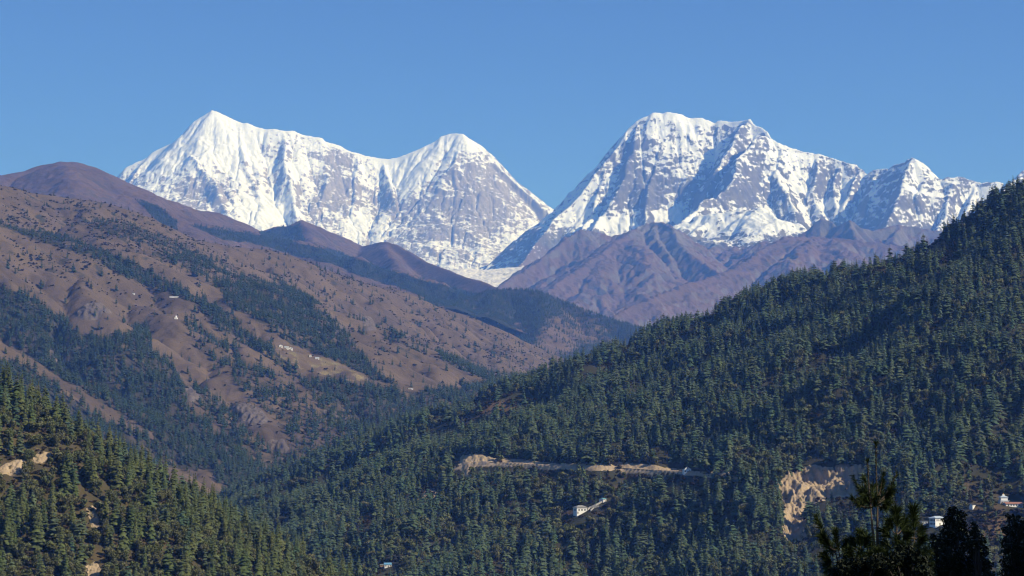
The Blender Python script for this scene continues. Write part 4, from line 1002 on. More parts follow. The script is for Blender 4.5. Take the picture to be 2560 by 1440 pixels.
# right hill and near hill: the 300 that show largest stand as trees of their own, the rest is the wood
def plan(f, bx_, sp, seed, dens, bro, hc, hb):
    X, Y, Z, a, b = scatter(f, *bx_, sp, seed)
    r_ = np.random.default_rng(seed + 5)
    n1 = fbm(X / 55, Y / 55, 4, seed + 60); n2 = fbm(X / 35, Y / 35, 4, seed + 61)
    sel = r_.random(len(X)) < dens(a, b, n1)
    X, Y, Z, a, b, n2 = X[sel], Y[sel], Z[sel], a[sel], b[sel], n2[sel]
    isb = r_.random(len(X)) < bro(a, b, n2)
    h = np.where(isb, r_.uniform(*hb, len(X)), r_.uniform(0, 1, len(X)) ** .8 * (hc[1] - hc[0]) + hc[0])
    return X, Y, Z, a, b, h, isb
nearD = lambda a, b, n: 0.80 - 1.0 * blobs(a, b, HCL) + 0.2 * n
nearB = lambda a, b, n: 0.74 + 0.9 * n - blobs(a, b, [(60, 1010, 110, 60, .6), (330, 1200, 90, 40, .4), (480, 1300, 80, 60, .5), (660, 1430, 90, 40, .5), (60, 1330, 80, 60, .2)]) + blobs(a, b, [(190, 1160, 60, 30, .6), (350, 1290, 90, 50, .4), (400, 1400, 80, 40, .2)])
rightD = lambda a, b, n: (0.74 + 1.0 * n - 0.8 * sstep(.12, .42, fbm(a / 95, b / 48, 3, 77))) * (1 - np.clip(1.15 * clearG(a, b), 0, 1)) - 0.62 * inpoly(a, b, SCAR)
rightB = lambda a, b, n: 0.22 + 0.9 * n + blobs(a, b, [(1300, 1330, 300, 40, .5), (1500, 1340, 200, 40, .4), (1880, 1150, 90, 30, .5), (2080, 1130, 90, 25, .7), (1600, 1210, 150, 40, .4), (1850, 1230, 80, 30, .3), (2000, 1400, 100, 40, .6), (1000, 1400, 150, 40, .4), (1950, 1020, 80, 30, .3), (2480, 1330, 120, 90, .4), (1100, 1240, 60, 30, .4), (1330, 1230, 90, 40, .3)])
PH = plan(fH, (-450, 15, 900, 1400), 5.6, 41, nearD, nearB, (12, 24), (5, 11))
PG = plan(fG, (-690, 1140, 1400, 3600), 6.3, 43, rightD, rightB, (6, 25), (6, 14))
allp = [np.concatenate([u, v]) for u, v in zip(PH, PG)]
onH = np.concatenate([np.ones(len(PH[0]), bool), np.zeros(len(PG[0]), bool)])
X, Y, Z, a, b, h, isb = allp
hp = h * FPX / Y
ok = off_houses(a, b, hp, hp * .2) & np.where(onH, True, seen(X, Y, Z + h * .85, [fG, fH], .012))
ok &= ~onH | seen(X, Y, Z + h * .8, [fH], .015)
ok &= (np.hypot(X - 0, Y) > 200)
inframe = (a > -10) & (a < 2570) & (b - hp < 1435)
for lst, isbk in (('conifer', False), ('broadleaf', True)):
    m = ok & (isb == isbk)
    idx_ = np.where(m & inframe)[0]
    top = idx_[np.argsort(-hp[idx_])][:300]
    rest = m.copy(); rest[top] = False
    w_ = np.where(rest)[0]
    wood('conifer_forest' if not isbk else 'broadleaf_thicket', C_BRO if isbk else C_CON, 5 if isbk else 10, np.stack([X, Y, Z - .3], 1)[w_], h[w_], (.8, 1.3))
    # roots and copies
    for j, i in enumerate(top):
        cm, tm_ = (BRO if isbk else (CON if onH[i] else CONR))[(i * 7 + j) % (6 if isbk else 8)]
        nm = 'broadleaf_tree' if isbk else 'conifer_tree'
        root = bpy.data.objects.new(nm, None); COL.objects.link(root)
        root.empty_display_size = 0.5
        root.location = (X[i], Y[i], Z[i] - .3)
        sq = rs.uniform(.85, 1.25); root.scale = (h[i] * sq, h[i] * sq, h[i]); root.rotation_euler = (rs.normal(0, .02), rs.normal(0, .02), rs.uniform(0, 6.28))
        for nm2, me_ in (('crown', cm), ('trunk', tm_)):
            c = bpy.data.objects.new(nm2, me_); c.parent = root; COL.objects.link(c)
        near = 'near left hill' if onH[i] else 'right hill'
        big = 'tall' if h[i] > (19 if not isbk else 12) else ('small' if h[i] < (15 if not isbk else 9.5) else 'mid-sized')
        kindtxt = 'olive broadleaf tree' if isbk else 'dark green conifer'
        if onH[i]:
            zone = 'above the pale earth bank' if a[i] < 150 and b[i] < 1130 else ('by the pale earth bank' if a[i] < 160 and b[i] < 1240 else ('around the rock outcrop' if abs(a[i] - 230) < 70 and abs(b[i] - 1300) < 70 else ('beside the bare earth track' if abs(a[i] - 230) < 90 and b[i] > 1390 else ('at the foot of the slope' if b[i] > 1400 else ('on the crest' if fH.sample(X[i:i+1], Y[i:i+1], fH.d)[0] < 14 else 'in mid slope')))))
        else:
            zone = 'below the landslide scar' if abs(a[i] - 2000) < 130 and b[i] > 1240 else ('near the three-window house' if abs(a[i] - 1450) < 110 and abs(b[i] - 1290) < 60 else ('behind the black foreground trees' if a[i] > 2060 else ('at the hill\'s left foot' if a[i] < 900 else ('at the bottom edge' if b[i] > 1400 else 'low in the dense wood'))))
        root['label'] = '%s %s %s of the %s' % (big, kindtxt, zone, near)
        root['category'] = 'tree'
        root['group'] = '%s %s %s of the %s' % (big, kindtxt + 's', zone, near)
print('TREES', nF_trees, ok.sum(), onH.sum())

#@@HOUSES
def tagt(o, label, cat, group=None):
    o['label'] = label; o['category'] = cat
    if group: o['group'] = group
    return o
def root_at(name, p, yaw=0.0):
    o = bpy.data.objects.new(name, None); COL.objects.link(o); o.location = tuple(p); o.rotation_euler = (0, 0, yaw)
    return o
def part(name, V, F, mat, parent, smooth=False):
    me = bpy.data.meshes.new(name); me.from_pydata([tuple(v) for v in V], [], F); me.materials.append(mat); me.update()
    if smooth:
        for p_ in me.polygons: p_.use_smooth = True
    o = bpy.data.objects.new(name, me); COL.objects.link(o)
    if parent is not None: o.parent = parent
    return o
def box(x0, x1, y0, y1, z0, z1, V=None, F=None):
    V = [] if V is None else V; F = [] if F is None else F
    n = len(V)
    V += [(x0, y0, z0), (x1, y0, z0), (x1, y1, z0), (x0, y1, z0), (x0, y0, z1), (x1, y0, z1), (x1, y1, z1), (x0, y1, z1)]
    F += [tuple(i + n for i in q_) for q_ in [(0, 3, 2, 1), (4, 5, 6, 7), (0, 1, 5, 4), (1, 2, 6, 5), (2, 3, 7, 6), (3, 0, 4, 7)]]
    return V, F
W_WHITE = simple_mat('whitewash', (0.80, 0.78, 0.75), (0.70, 0.68, 0.66), 0.6, 0.9)
W_GREYST = simple_mat('grey_stone', (0.42, 0.40, 0.38), (0.28, 0.27, 0.26), 1.5, 0.95)
R_GREY = simple_mat('grey_slate_roof', (0.30, 0.29, 0.27), (0.22, 0.21, 0.20), 1.0, 0.8)
R_DARK = simple_mat('dark_roof', (0.06, 0.055, 0.055), (0.04, 0.038, 0.04), 1.0, 0.8)
R_TEAL = simple_mat('teal_metal_roof', (0.16, 0.36, 0.40), (0.12, 0.30, 0.34), 0.5, 0.5)
R_BLUE = simple_mat('blue_metal_roof', (0.14, 0.32, 0.50), (0.11, 0.26, 0.42), 0.5, 0.5)
R_PALE = simple_mat('pale_metal_roof', (0.46, 0.52, 0.58), (0.38, 0.44, 0.50), 0.5, 0.5)
R_RED = simple_mat('rusty_red_roof', (0.34, 0.16, 0.12), (0.24, 0.13, 0.10), 0.8, 0.8)
W_BLUE = simple_mat('blue_painted_wall', (0.12, 0.25, 0.38), (0.10, 0.2, 0.32), 0.7, 0.8)
G_DARK = simple_mat('window_glass', (0.05, 0.055, 0.065), (0.035, 0.04, 0.05), 2.0, 0.2)
W_TRIM = simple_mat('dark_wood_trim', (0.10, 0.055, 0.04), (0.07, 0.04, 0.03), 2.0, 0.8)
W_TAN = simple_mat('timber_wall', (0.34, 0.22, 0.14), (0.26, 0.17, 0.11), 1.5, 0.9)
W_GOLD = simple_mat('gilded_finial', (0.55, 0.36, 0.10), (0.45, 0.28, 0.08), 1.5, 0.5)

def house(label, fld, x, y, w, d, h, yaw, roof='hip', rmat=None, wmat=None, rh=1.6, ov=0.55, front=(), left=(), right=(), door=None, trim=False, name='house', group=None, low=2.5, cat='house'):
    """Walls from corner to corner, roof with eaves, each window with its frame; front faces -Y before turning."""
    p = hit(fld, x, y)
    r = root_at(name, p, R(yaw)); tagt(r, label, cat, group)
    wmat = wmat or W_WHITE; rmat = rmat or R_GREY
    V, F = box(-w / 2, w / 2, 0, d, -low, h)
    if roof == 'gable_y':      # gable end to the front
        n = len(V); V += [(-w / 2, 0, h), (w / 2, 0, h), (0, 0, h + rh - .12), (-w / 2, d, h), (w / 2, d, h), (0, d, h + rh - .12)]
        F += [(n, n + 1, n + 2), (n + 4, n + 3, n + 5)]
    if roof == 'gable_x':
        n = len(V); V += [(-w / 2, 0, h), (-w / 2, d, h), (-w / 2, d / 2, h + rh - .12), (w / 2, 0, h), (w / 2, d, h), (w / 2, d / 2, h + rh - .12)]
        F += [(n + 1, n, n + 2), (n + 3, n + 4, n + 5)]
    part('wall', V, F, wmat, r)
    x0, x1, y0, y1 = -w / 2 - ov, w / 2 + ov, -ov, d + ov
    t = .16
    if roof == 'hip':
        i = min(w, d) / 2
        if w >= d: A_, B_ = (x0 + i, d / 2), (x1 - i, d / 2)
        else: A_, B_ = (0, y0 + i), (0, y1 - i)
        V = [(x0, y0, h), (x1, y0, h), (x1, y1, h), (x0, y1, h), (x0, y0, h + t), (x1, y0, h + t), (x1, y1, h + t), (x0, y1, h + t), (*A_, h + t + rh), (*B_, h + t + rh)]
        F = [(0, 3, 2, 1), (0, 1, 5, 4), (1, 2, 6, 5), (2, 3, 7, 6), (3, 0, 4, 7)]
        F += [(4, 5, 9, 8), (5, 6, 9), (6, 7, 8, 9), (7, 4, 8)] if w >= d else [(4, 5, 8), (5, 6, 9, 8), (6, 7, 9), (7, 4, 8, 9)]
    elif roof == 'gable_x':
        V = [(x0, y0, h - .1), (x1, y0, h - .1), (x1, d / 2, h + rh), (x0, d / 2, h + rh), (x1, y1, h - .1), (x0, y1, h - .1)]
        V += [(a_, b_, c_ + t) for a_, b_, c_ in V]
        F = [(6, 7, 8, 9), (9, 8, 10, 11), (0, 3, 2, 1), (3, 5, 4, 2), (0, 1, 7, 6), (5, 11, 10, 4), (1, 2, 8, 7), (2, 4, 10, 8), (3, 0, 6, 9), (5, 3, 9, 11)]
    elif roof == 'gable_y':
        V = [(x0, y0, h - .1), (x0, y1, h - .1), (0, y1, h + rh), (0, y0, h + rh), (x1, y1, h - .1), (x1, y0, h - .1)]
        V += [(a_, b_, c_ + t) for a_, b_, c_ in V]
        F = [(7, 6, 9, 8), (8, 9, 11, 10), (0, 1, 2, 3), (3, 2, 4, 5), (0, 3, 9, 6), (3, 5, 11, 9), (1, 7, 8, 2), (2, 8, 10, 4), (0, 6, 7, 1), (5, 4, 10, 11)]
    else:
        V, F = box(x0, x1, y0, y1, h, h + .3)
    part('roof', V, F, rmat, r)
    def win(face, u, v, ww, hh):
        def bx_(e, o0, o1):
            if face == 'f': return box(u - ww / 2 - e, u + ww / 2 + e, -o1, -o0, v - e, v + hh + e)
            if face == 'l': return box(-w / 2 - o1, -w / 2 - o0, d / 2 + u - ww / 2 - e, d / 2 + u + ww / 2 + e, v - e, v + hh + e)
            return box(w / 2 + o0, w / 2 + o1, d / 2 + u - ww / 2 - e, d / 2 + u + ww / 2 + e, v - e, v + hh + e)
        pn = part('window', *bx_(0, .003, .10), G_DARK, r)
        part('frame', *bx_(.12, .002, .06), W_TRIM if trim else W_GREYST, pn)
    for q_ in front: win('f', *q_)
    for q_ in left: win('l', *q_)
    for q_ in right: win('r', *q_)
    if door:
        u, ww, hh = door
        part('door', *box(u - ww / 2, u + ww / 2, -.09, -.003, 0.05, hh), W_TRIM, r)
    return r

house('white house with three dark windows in a row beside the stone wall', fG, 1455, 1285, 11.2, 8.5, 6.0, 24, 'hip', R_GREY, rh=2.2, ov=.9,
      front=[(-3.2, 3.0, 1.3, 1.5), (0, 3.0, 1.3, 1.5), (3.3, 3.0, 1.3, 1.5)], left=[(-1.8, 2.8, 1.2, 1.6), (1.6, 2.8, 1.2, 1.6)], door=(-4.5, 1.0, 2.0))
house('small house with teal roof at the upper end of the stone wall', fG, 1512, 1256, 4.5, 5.6, 2.9, 48, 'gable_x', R_TEAL, W_WHITE, rh=1.0, left=[(0, 1.1, 1.0, 1.1)], door=(0.9, .8, 1.8))
house('white gabled house with dark trim beside the dirt road', fG, 1719, 1185, 7.0, 6.5, 3.9, 8, 'gable_y', R_DARK, rh=2.4, ov=.5, trim=True, front=[(0, 4.5, .8, 1.0), (-2.2, 1.3, .9, 1.2), (2.1, 1.3, .9, 1.2)], door=(0.4, 1.1, 2.1))
r = house('two tiered white temple with pale roof on the right edge slope', fG, 2512, 1262, 7.6, 6.0, 3.2, 10, 'flat', R_PALE, rh=1, ov=.5, trim=True, front=[(-2.2, 1.2, .8, 1.0), (0, 1.2, .8, 1.0), (2.2, 1.2, .8, 1.0)], door=(-3.1, .8, 1.9), name='temple', cat='temple')
part('upper_storey', *box(-3.0, 3.2, .9, 5.2, 3.5, 6.2), W_WHITE, r)
V = [(-4, .2, 6.21), (4.1, .2, 6.21), (4.1, 5.9, 6.21), (-4, 5.9, 6.21), (-1.4, 2.4, 7.6), (1.6, 2.4, 7.6), (1.6, 3.6, 7.6), (-1.4, 3.6, 7.6)]
part('upper_roof', V, [(0, 3, 2, 1), (4, 5, 6, 7), (0, 1, 5, 4), (1, 2, 6, 5), (2, 3, 7, 6), (3, 0, 4, 7)], R_PALE, r)
part('lantern', *box(-1.0, 1.2, 2.5, 3.5, 7.61, 8.7), W_WHITE, r)
part('finial', [(-.5, 2.7, 8.71), (.7, 2.7, 8.71), (.7, 3.4, 8.71), (-.5, 3.4, 8.71), (.1, 3.0, 10.2)], [(0, 1, 4), (1, 2, 4), (2, 3, 4), (3, 0, 4)], W_GOLD, r)
house('long low building with rusty red roof beside the white temple', fG, 2536, 1268, 15.5, 5.5, 2.7, 14, 'gable_x', R_RED, W_WHITE, rh=1.4, ov=.6, front=[(-5.5, .9, .9, 1.2), (-3, .9, .9, 1.2), (-.5, .9, .9, 1.2), (2, .9, .9, 1.2), (4.5, .9, .9, 1.2)], door=(6.2, .9, 1.9))
house('small hut with a bright white gable end left of the temple', fG, 2436, 1270, 7.5, 3.4, 2.2, 55, 'gable_x', R_DARK, W_WHITE, rh=1.2, ov=.3, front=[(-1.2, .9, .7, .8)], door=(1.6, .8, 1.7))
house('two storey pale house with blue grey roof and two window rows', fG, 2350, 1316, 11.5, 6.5, 6.0, 38, 'hip', R_PALE, W_WHITE, rh=1.7, ov=1.0, trim=True,
      left=[(-2.2, 3.6, .8, 1.5), (-.7, 3.6, .8, 1.5), (.8, 3.6, .8, 1.5), (2.3, 3.6, .8, 1.5), (-2.2, .8, .8, 1.4), (-.7, .8, .8, 1.4), (.8, .8, .8, 1.4), (2.3, .8, .8, 1.4)], front=[(-3.6, 3.6, .9, 1.4), (-1.2, 3.6, .9, 1.4), (1.2, 3.6, .9, 1.4), (3.6, 3.6, .9, 1.4)], door=(0, 1.1, 2.1))
house('low whitewashed shed beside the two storey pale house', fG, 2312, 1313, 5.0, 3.0, 2.0, 5, 'flat', R_PALE, W_WHITE, ov=.25, front=[(-1.2, .7, .7, .7)], door=(1.2, .8, 1.7), name='shed', cat='shed')
house('blue roofed house at the bottom edge beside the brown field', fG, 970, 1420, 6.5, 5.0, 2.8, 12, 'gable_x', R_BLUE, W_WHITE, rh=1.5, ov=.5, front=[(-2, 1, .9, 1.0), (2.2, 1, .9, 1.0)], door=(.2, .9, 1.9))
house('small pale lean-to beside the blue roofed house', fG, 957, 1417, 5.0, 2.4, 1.7, 4, 'flat', R_PALE, W_TAN, ov=.3, front=[(-.9, .6, .6, .6)], door=(1.1, .8, 1.5), name='shed', cat='shed')
# the hamlet on the far slope
house('white hut set apart on the left above the terraced fields', fF, 702, 868, 8.5, 6.5, 4.2, 10, 'gable_y', R_PALE, rh=2.0, front=[(-2, 1.4, 1, 1.2), (2, 1.4, 1, 1.2)], door=(0, 1.1, 2.1))
house('long white house with plain roof, middle of the terrace hamlet', fF, 716, 874, 10.5, 6.5, 4.2, 6, 'gable_x', R_PALE, rh=1.8, front=[(-3.4, 1.4, 1, 1.2), (0, 1.4, 1, 1.2), (3.4, 1.4, 1, 1.2)], door=(-1.7, 1.1, 2.1))
house('white gabled house with two windows, right end of the terrace hamlet', fF, 727, 875, 9.0, 6.5, 4.4, 8, 'gable_y', R_PALE, rh=2.6, front=[(-1.6, 3.0, 1.3, 1.4), (1.6, 3.0, 1.3, 1.4)], door=(0, 1.1, 2.1))
house('narrow cream shrine above the upper terraced fields', fF, 776, 893, 4.5, 4.5, 5.5, 12, 'hip', R_RED, rh=1.2, front=[(-1.0, 3.2, .8, 1.0), (1.0, 3.2, .8, 1.0)], door=(0, 1.1, 2.1), name='shrine', cat='shrine')
house('low pale hut at the right end of the terraces', fF, 793, 899, 9.0, 4.5, 2.6, 10, 'gable_x', R_PALE, rh=1.2, front=[(-2.4, 1.0, .9, .9), (2.4, 1.0, .9, .9)], door=(0, 1, 1.9))
house('long low white house down in the valley pines', fF, 1027, 974, 10.5, 5.0, 2.6, 4, 'flat', R_PALE, ov=.3, front=[(-3, .9, 1, 1.0), (3, .9, 1, 1.0)], door=(0, 1.1, 2.0))
house('tiny white hut alone on the bare brown slope', fF, 334, 737, 5.0, 4.0, 2.6, 0, 'gable_x', R_PALE, rh=1.2, front=[(-1.2, .9, .7, .8)], door=(1, .9, 1.9), name='hut', cat='hut')
# whitewashed stupa and prayer wall on the spur
p = hit(fF, 440, 797)
r = tagt(root_at('stupa', p), 'pointed white stupa standing on the bare spur', 'stupa')
V, F = box(-3.6, 3.6, -3.6, 3.6, -1.5, 1.6); box(-2.9, 2.9, -2.9, 2.9, 1.6, 2.8, V, F); part('base', V, F, W_WHITE, r)
def lathe(prof, n=16):
    V = []; F = []
    for q_, z in prof:
        for s in range(n): V.append((q_ * math.cos(6.2832 * s / n), q_ * math.sin(6.2832 * s / n), z))
    for i in range(len(prof) - 1):
        for s in range(n): F.append((i * n + s, i * n + (s + 1) % n, (i + 1) * n + (s + 1) % n, (i + 1) * n + s))
    F.append(tuple(range((len(prof) - 1) * n, len(prof) * n)))
    return V, F
part('dome', *lathe([(2.5, 2.81), (2.55, 3.6), (2.2, 4.6), (1.5, 5.3), (.9, 5.6)]), W_WHITE, r, True)
part('spire', *lathe([(.8, 5.61), (.95, 6.2), (.6, 6.5), (.3, 8.5), (.05, 9.6)]), W_WHITE, r, True)
pa, pb = hit(fF, 424, 744), hit(fF, 453, 744)
def wall_run(name, label, pts, th, h, mat, cap=None, cat='wall'):
    r = tagt(root_at(name, pts[0]), label, cat); V = []; F = []; V2 = []; F2 = []
    q_ = [np.array(p_) - np.array(pts[0]) for p_ in pts]
    def prism(zl, zh, e, V, F):
        for i, c in enumerate(q_):
            t = q_[min(i + 1, len(q_) - 1)] - q_[max(i - 1, 0)]; n = np.array([-t[1], t[0], 0]) / (np.hypot(t[0], t[1]) + 1e-9)
            for s, z in ((-1, zl), (1, zl), (1, zh), (-1, zh)): V.append(tuple(c + n * s * (th / 2 + e) + np.array([0, 0, z])))
        for i in range(len(q_) - 1):
            a_ = 4 * i
            for s in range(4): F.append((a_ + s, a_ + (s + 1) % 4, a_ + 4 + (s + 1) % 4, a_ + 4 + s))
        F += [(3, 2, 1, 0), tuple(4 * (len(q_) - 1) + s for s in range(4))]
    prism(-1.2, h, 0, V, F); part('wall_body', V, F, mat, r)
    prism(h + .002, h + .3, .15, V2, F2); part('coping', V2, F2, cap or mat, r)
    return r
mid_ = (pa + pb) / 2
wall_run('prayer_wall', 'long white prayer wall lying level across the bare brown spur', [pa, np.array([mid_[0], mid_[1], (pa[2] + pb[2]) / 2]), pb], 2.0, 2.6, W_WHITE, W_WHITE)
wall_run('stone_wall', 'pale stone wall climbing from the three-window house to the teal roof', [hit(fG, a_, b_) for a_, b_ in [(1468, 1278), (1475, 1272), (1482, 1269), (1490, 1265), (1498, 1261), (1506, 1257)]], .8, 1.5, W_GREYST)
wall_run('stone_wall', 'shorter field wall just below the long stone wall', [hit(fG, a_, b_) for a_, b_ in [(1476, 1278), (1484, 1273), (1492, 1270), (1498, 1267)]], .8, 1.1, W_GREYST)

# scrub in the clearings of the right hill and between the trees of the near hill
Xs, Ys, Zs, hs2 = [], [], [], []
for fl, bx_, s_, dn in ((fG, (-690, 1140, 1400, 3600), 4.8, lambda a, b, n: (0.35 + 0.9 * np.clip(clearG(a, b), 0, 1)) * (1 + 1.2 * n) * (1 - inpoly(a, b, SCAR)) * (1 - 0.96 * blobs(a, b, [(1420, 1284, 30, 6, 1)]))),
                        (fH, (-450, 15, 900, 1400), 2.6, lambda a, b, n: (0.5 + 0.8 * n) * (1 - np.clip(blobs(a, b, HCL), 0, .9)))):
    X, Y, Z, a, b = scatter(fl, *bx_, s_, 71)
    sel = rs.random(len(X)) < dn(a, b, fbm(X / 30, Y / 30, 3, 190))
    hgt = rs.uniform(.8, 2.6, len(X)) if fl is fH else rs.uniform(1.2, 5.0, len(X))
    sel &= seen(X, Y, Z + 2.5, [fG, fH], .012) & off_houses(a, b, hgt * FPX / Y, hgt * FPX / Y * .6)
    Xs.append(np.stack([X, Y, Z - .2], 1)[sel]); hs2.append(hgt[sel])
wood('scrub', C_SHR, 4, np.concatenate(Xs), np.concatenate(hs2), (.8, 1.3))

#@@FOREGROUND
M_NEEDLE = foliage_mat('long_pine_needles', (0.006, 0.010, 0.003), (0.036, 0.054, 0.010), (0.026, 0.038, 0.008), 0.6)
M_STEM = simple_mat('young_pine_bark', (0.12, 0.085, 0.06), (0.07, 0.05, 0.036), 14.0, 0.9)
M_LEAFD = foliage_mat('shade_dark_leaves', (0.006, 0.009, 0.005), (0.016, 0.022, 0.010), (0.016, 0.020, 0.009), 0.6)  # near-black: the shade on this foreground foliage is put into its colour

M_DARKBARK = simple_mat('shade_dark_bark', (0.035, 0.028, 0.022), (0.02, 0.016, 0.014), 10.0, 0.9)  # bark darkened so its colour carries the same foreground shade

def tube(pts, radii, n=7):
    V = []; F = []
    pts = [np.array(p_) for p_ in pts]
    for i, c in enumerate(pts):
        t = pts[min(i + 1, len(pts) - 1)] - pts[max(i - 1, 0)]; t /= np.linalg.norm(t) + 1e-9
        u = np.cross(t, [0.3, 1, 0.1]); u /= np.linalg.norm(u); v = np.cross(t, u)
        for s in range(n):
            a_ = 6.2832 * s / n
            V.append(tuple(c + radii[i] * (u * math.cos(a_) + v * math.sin(a_))))
    for i in range(len(pts) - 1):
        for s in range(n): F.append((i * n + s, i * n + (s + 1) % n, (i + 1) * n + (s + 1) % n, (i + 1) * n + s))
    F.append(tuple(range((len(pts) - 1) * n, len(pts) * n)))
    return V, F

def needles(pts, frac, count, ln, seed, droop=.35, spread=.9, wd=.0036):
    """Bundles of long needles along the outer part of a branch, pointing forward and out, drooping."""
    rs_ = np.random.default_rng(seed); V = []; F = []; lv = []
    pts = np.array(pts); seg = np.linalg.norm(np.diff(pts, axis=0), axis=1); cum = np.concatenate([[0], np.cumsum(seg)])
    for i in range(count):
        q_ = (1 - frac) + frac * rs_.random() ** .75
        s = q_ * cum[-1]; j = min(np.searchsorted(cum, s, side='right') - 1, len(seg) - 1)
        c = pts[j] + (pts[j + 1] - pts[j]) * (s - cum[j]) / max(seg[j], 1e-6)
        ax = (pts[j + 1] - pts[j]) / max(seg[j], 1e-6)
        d = rs_.normal(size=3); d -= ax * (d @ ax); d /= np.linalg.norm(d)
        dr = ax * rs_.uniform(.35, 1.0) + d * rs_.uniform(.3, 1) * spread; dr /= np.linalg.norm(dr)
        L = ln * rs_.uniform(.7, 1.2); sd = np.cross(dr, rs_.normal(size=3)); sd /= np.linalg.norm(sd); w_ = wd * rs_.uniform(.8, 1.4)
        m_ = c + dr * L * .5 - np.array([0, 0, droop * L * .12]); e = c + dr * L * .95 - np.array([0, 0, droop * L * .5])
        i0 = len(V)
        V += [c - sd * w_, c + sd * w_, m_ + sd * w_ * .9, m_ - sd * w_ * .9, e + sd * w_ * .2, e - sd * w_ * .2]
        F += [(i0, i0 + 1, i0 + 2, i0 + 3), (i0 + 3, i0 + 2, i0 + 4, i0 + 5)]; k_ = rs_.uniform(.1, 1); lv += [k_, k_]
    return V, F, lv

def curve(a, b, sag=0.0, n=6, up=0.0):
    a, b = np.array(a, float), np.array(b, float)
    t = np.linspace(0, 1, n)[:, None]
    return a + (b - a) * t + np.array([0, 0, 1.0]) * (up * t * t - sag * np.sin(np.pi * t))

def fgp(x, y, D=35.0, dy=0.0): return P(x, y, D + dy)
def ground(x, y): return float(fK.sample(np.array([x]), np.array([y]))[0])

def pine(label, D, stem_px, radius, branches, leaders, seed, name='pine_tree'):
    """stem_px: trunk line in the picture from low to high; the trunk runs on down to the slope below the frame."""
    rs_ = np.random.default_rng(seed)
    top = [fgp(x, y, D) for x, y in stem_px]
    g = top[0].copy(); dz = top[0] - top[1]; gx_ = top[0][0] + rs_.uniform(-.15, .15); g = np.array([gx_, top[0][1] + .1, ground(gx_, top[0][1] + .1) - .2])
    r = root_at(name, g); tagt(r, label, 'tree', 'dark pines close in front at the lower right')
    pts = [g, g * .5 + top[0] * .5 + np.array([rs_.uniform(-.08, .08), 0, 0])] + top
    n = len(pts); rad = list(np.linspace(radius * 2.2, radius, 3)) + list(np.linspace(radius * .95, radius * .35, n - 3)) if n > 3 else [radius * 2, radius * 1.5, radius][:n]
    V, F = tube([p_ - g for p_ in pts], rad); part('trunk', V, F, M_STEM, r, True)
    for k_, (p0, p1, dd, cnt, ln, fr) in enumerate(branches):
        a_, b_ = fgp(*p0, D), fgp(*p1, D, dd)
        c = curve(a_, b_, .05, 7, 0.05)
        L = np.linalg.norm(b_ - a_)
        br = part('branch', *tube([q_ - g for q_ in c], list(np.linspace(max(.012, radius * .45), .005, 7)), 5), M_STEM, r, True)
        V, F, lv = needles(c - g, fr, int(cnt * (1.15 if leaders else 1.6)), ln, seed * 100 + k_)
        me = mesh_np('needle_tuft', V, F, [M_NEEDLE], None, lv); o = bpy.data.objects.new('needle_tuft', me); o.parent = br; COL.objects.link(o)
    for k_, (line, cnt, ln) in enumerate(leaders):
        c = np.array([fgp(x, y, D) for x, y in line]) - g
        ld = part('leader', *tube(list(c), list(np.linspace(radius * .5, radius * .22, len(c))), 6), M_STEM, r, True)
        V, F, lv = needles(c[-2:], .16, cnt, ln, seed * 100 + 50 + k_, .0, .6)
        V2, F2, lv2 = needles(c, .97, int(cnt * 5), ln * .30, seed * 100 + 70 + k_, .0, .9, .006)
        n0 = len(V); V = V + V2; F = F + [tuple(i + n0 for i in q_) for q_ in F2]; lv = lv + lv2
        me = mesh_np('needle_tuft', V, F, [M_NEEDLE], None, lv); o = bpy.data.objects.new('needle_tuft', me); o.parent = ld; COL.objects.link(o)
    return r
def B(p0, p1, dd=0.0, cnt=230, ln=.17, fr=.62): return (p0, p1, dd, cnt, ln, fr)
def T(p0, p1, dd=0.0, cnt=150, ln=.085, fr=.72): return (p0, p1, dd, cnt, ln, fr)
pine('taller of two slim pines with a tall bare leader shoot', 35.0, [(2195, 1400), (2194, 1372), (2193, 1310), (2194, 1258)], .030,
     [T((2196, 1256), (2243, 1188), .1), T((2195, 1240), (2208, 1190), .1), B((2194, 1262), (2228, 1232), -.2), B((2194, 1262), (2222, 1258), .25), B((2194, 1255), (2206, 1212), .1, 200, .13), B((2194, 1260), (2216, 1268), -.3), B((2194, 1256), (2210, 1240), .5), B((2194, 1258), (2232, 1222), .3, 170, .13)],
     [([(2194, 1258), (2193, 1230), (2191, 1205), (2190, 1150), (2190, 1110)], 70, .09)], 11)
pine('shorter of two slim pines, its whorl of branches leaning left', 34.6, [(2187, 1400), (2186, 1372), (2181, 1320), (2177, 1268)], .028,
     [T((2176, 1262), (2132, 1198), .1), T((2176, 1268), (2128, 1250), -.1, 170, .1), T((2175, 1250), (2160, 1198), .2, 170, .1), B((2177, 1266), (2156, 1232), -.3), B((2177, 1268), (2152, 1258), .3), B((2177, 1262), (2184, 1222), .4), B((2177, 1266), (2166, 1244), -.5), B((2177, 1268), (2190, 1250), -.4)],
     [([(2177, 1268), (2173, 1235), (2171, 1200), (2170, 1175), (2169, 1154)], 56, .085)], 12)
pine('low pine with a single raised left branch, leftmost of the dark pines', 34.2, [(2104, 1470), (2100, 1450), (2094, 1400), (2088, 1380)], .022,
     [T((2090, 1385), (2040, 1298), .1, 300, .12, .85), B((2090, 1375), (2056, 1348), -.1, 300), B((2090, 1378), (2075, 1372), .3), T((2100, 1390), (2088, 1332), -.2, 260, .12, .8), B((2094, 1395), (2118, 1362), .1), B((2096, 1405), (2062, 1396), .0), B((2094, 1400), (2120, 1392), -.3), B((2098, 1425), (2068, 1418), .2), B((2098, 1430), (2126, 1412), .3), B((2100, 1440), (2076, 1440), -.2), B((2100, 1440), (2130, 1436), -.2)], [], 13)
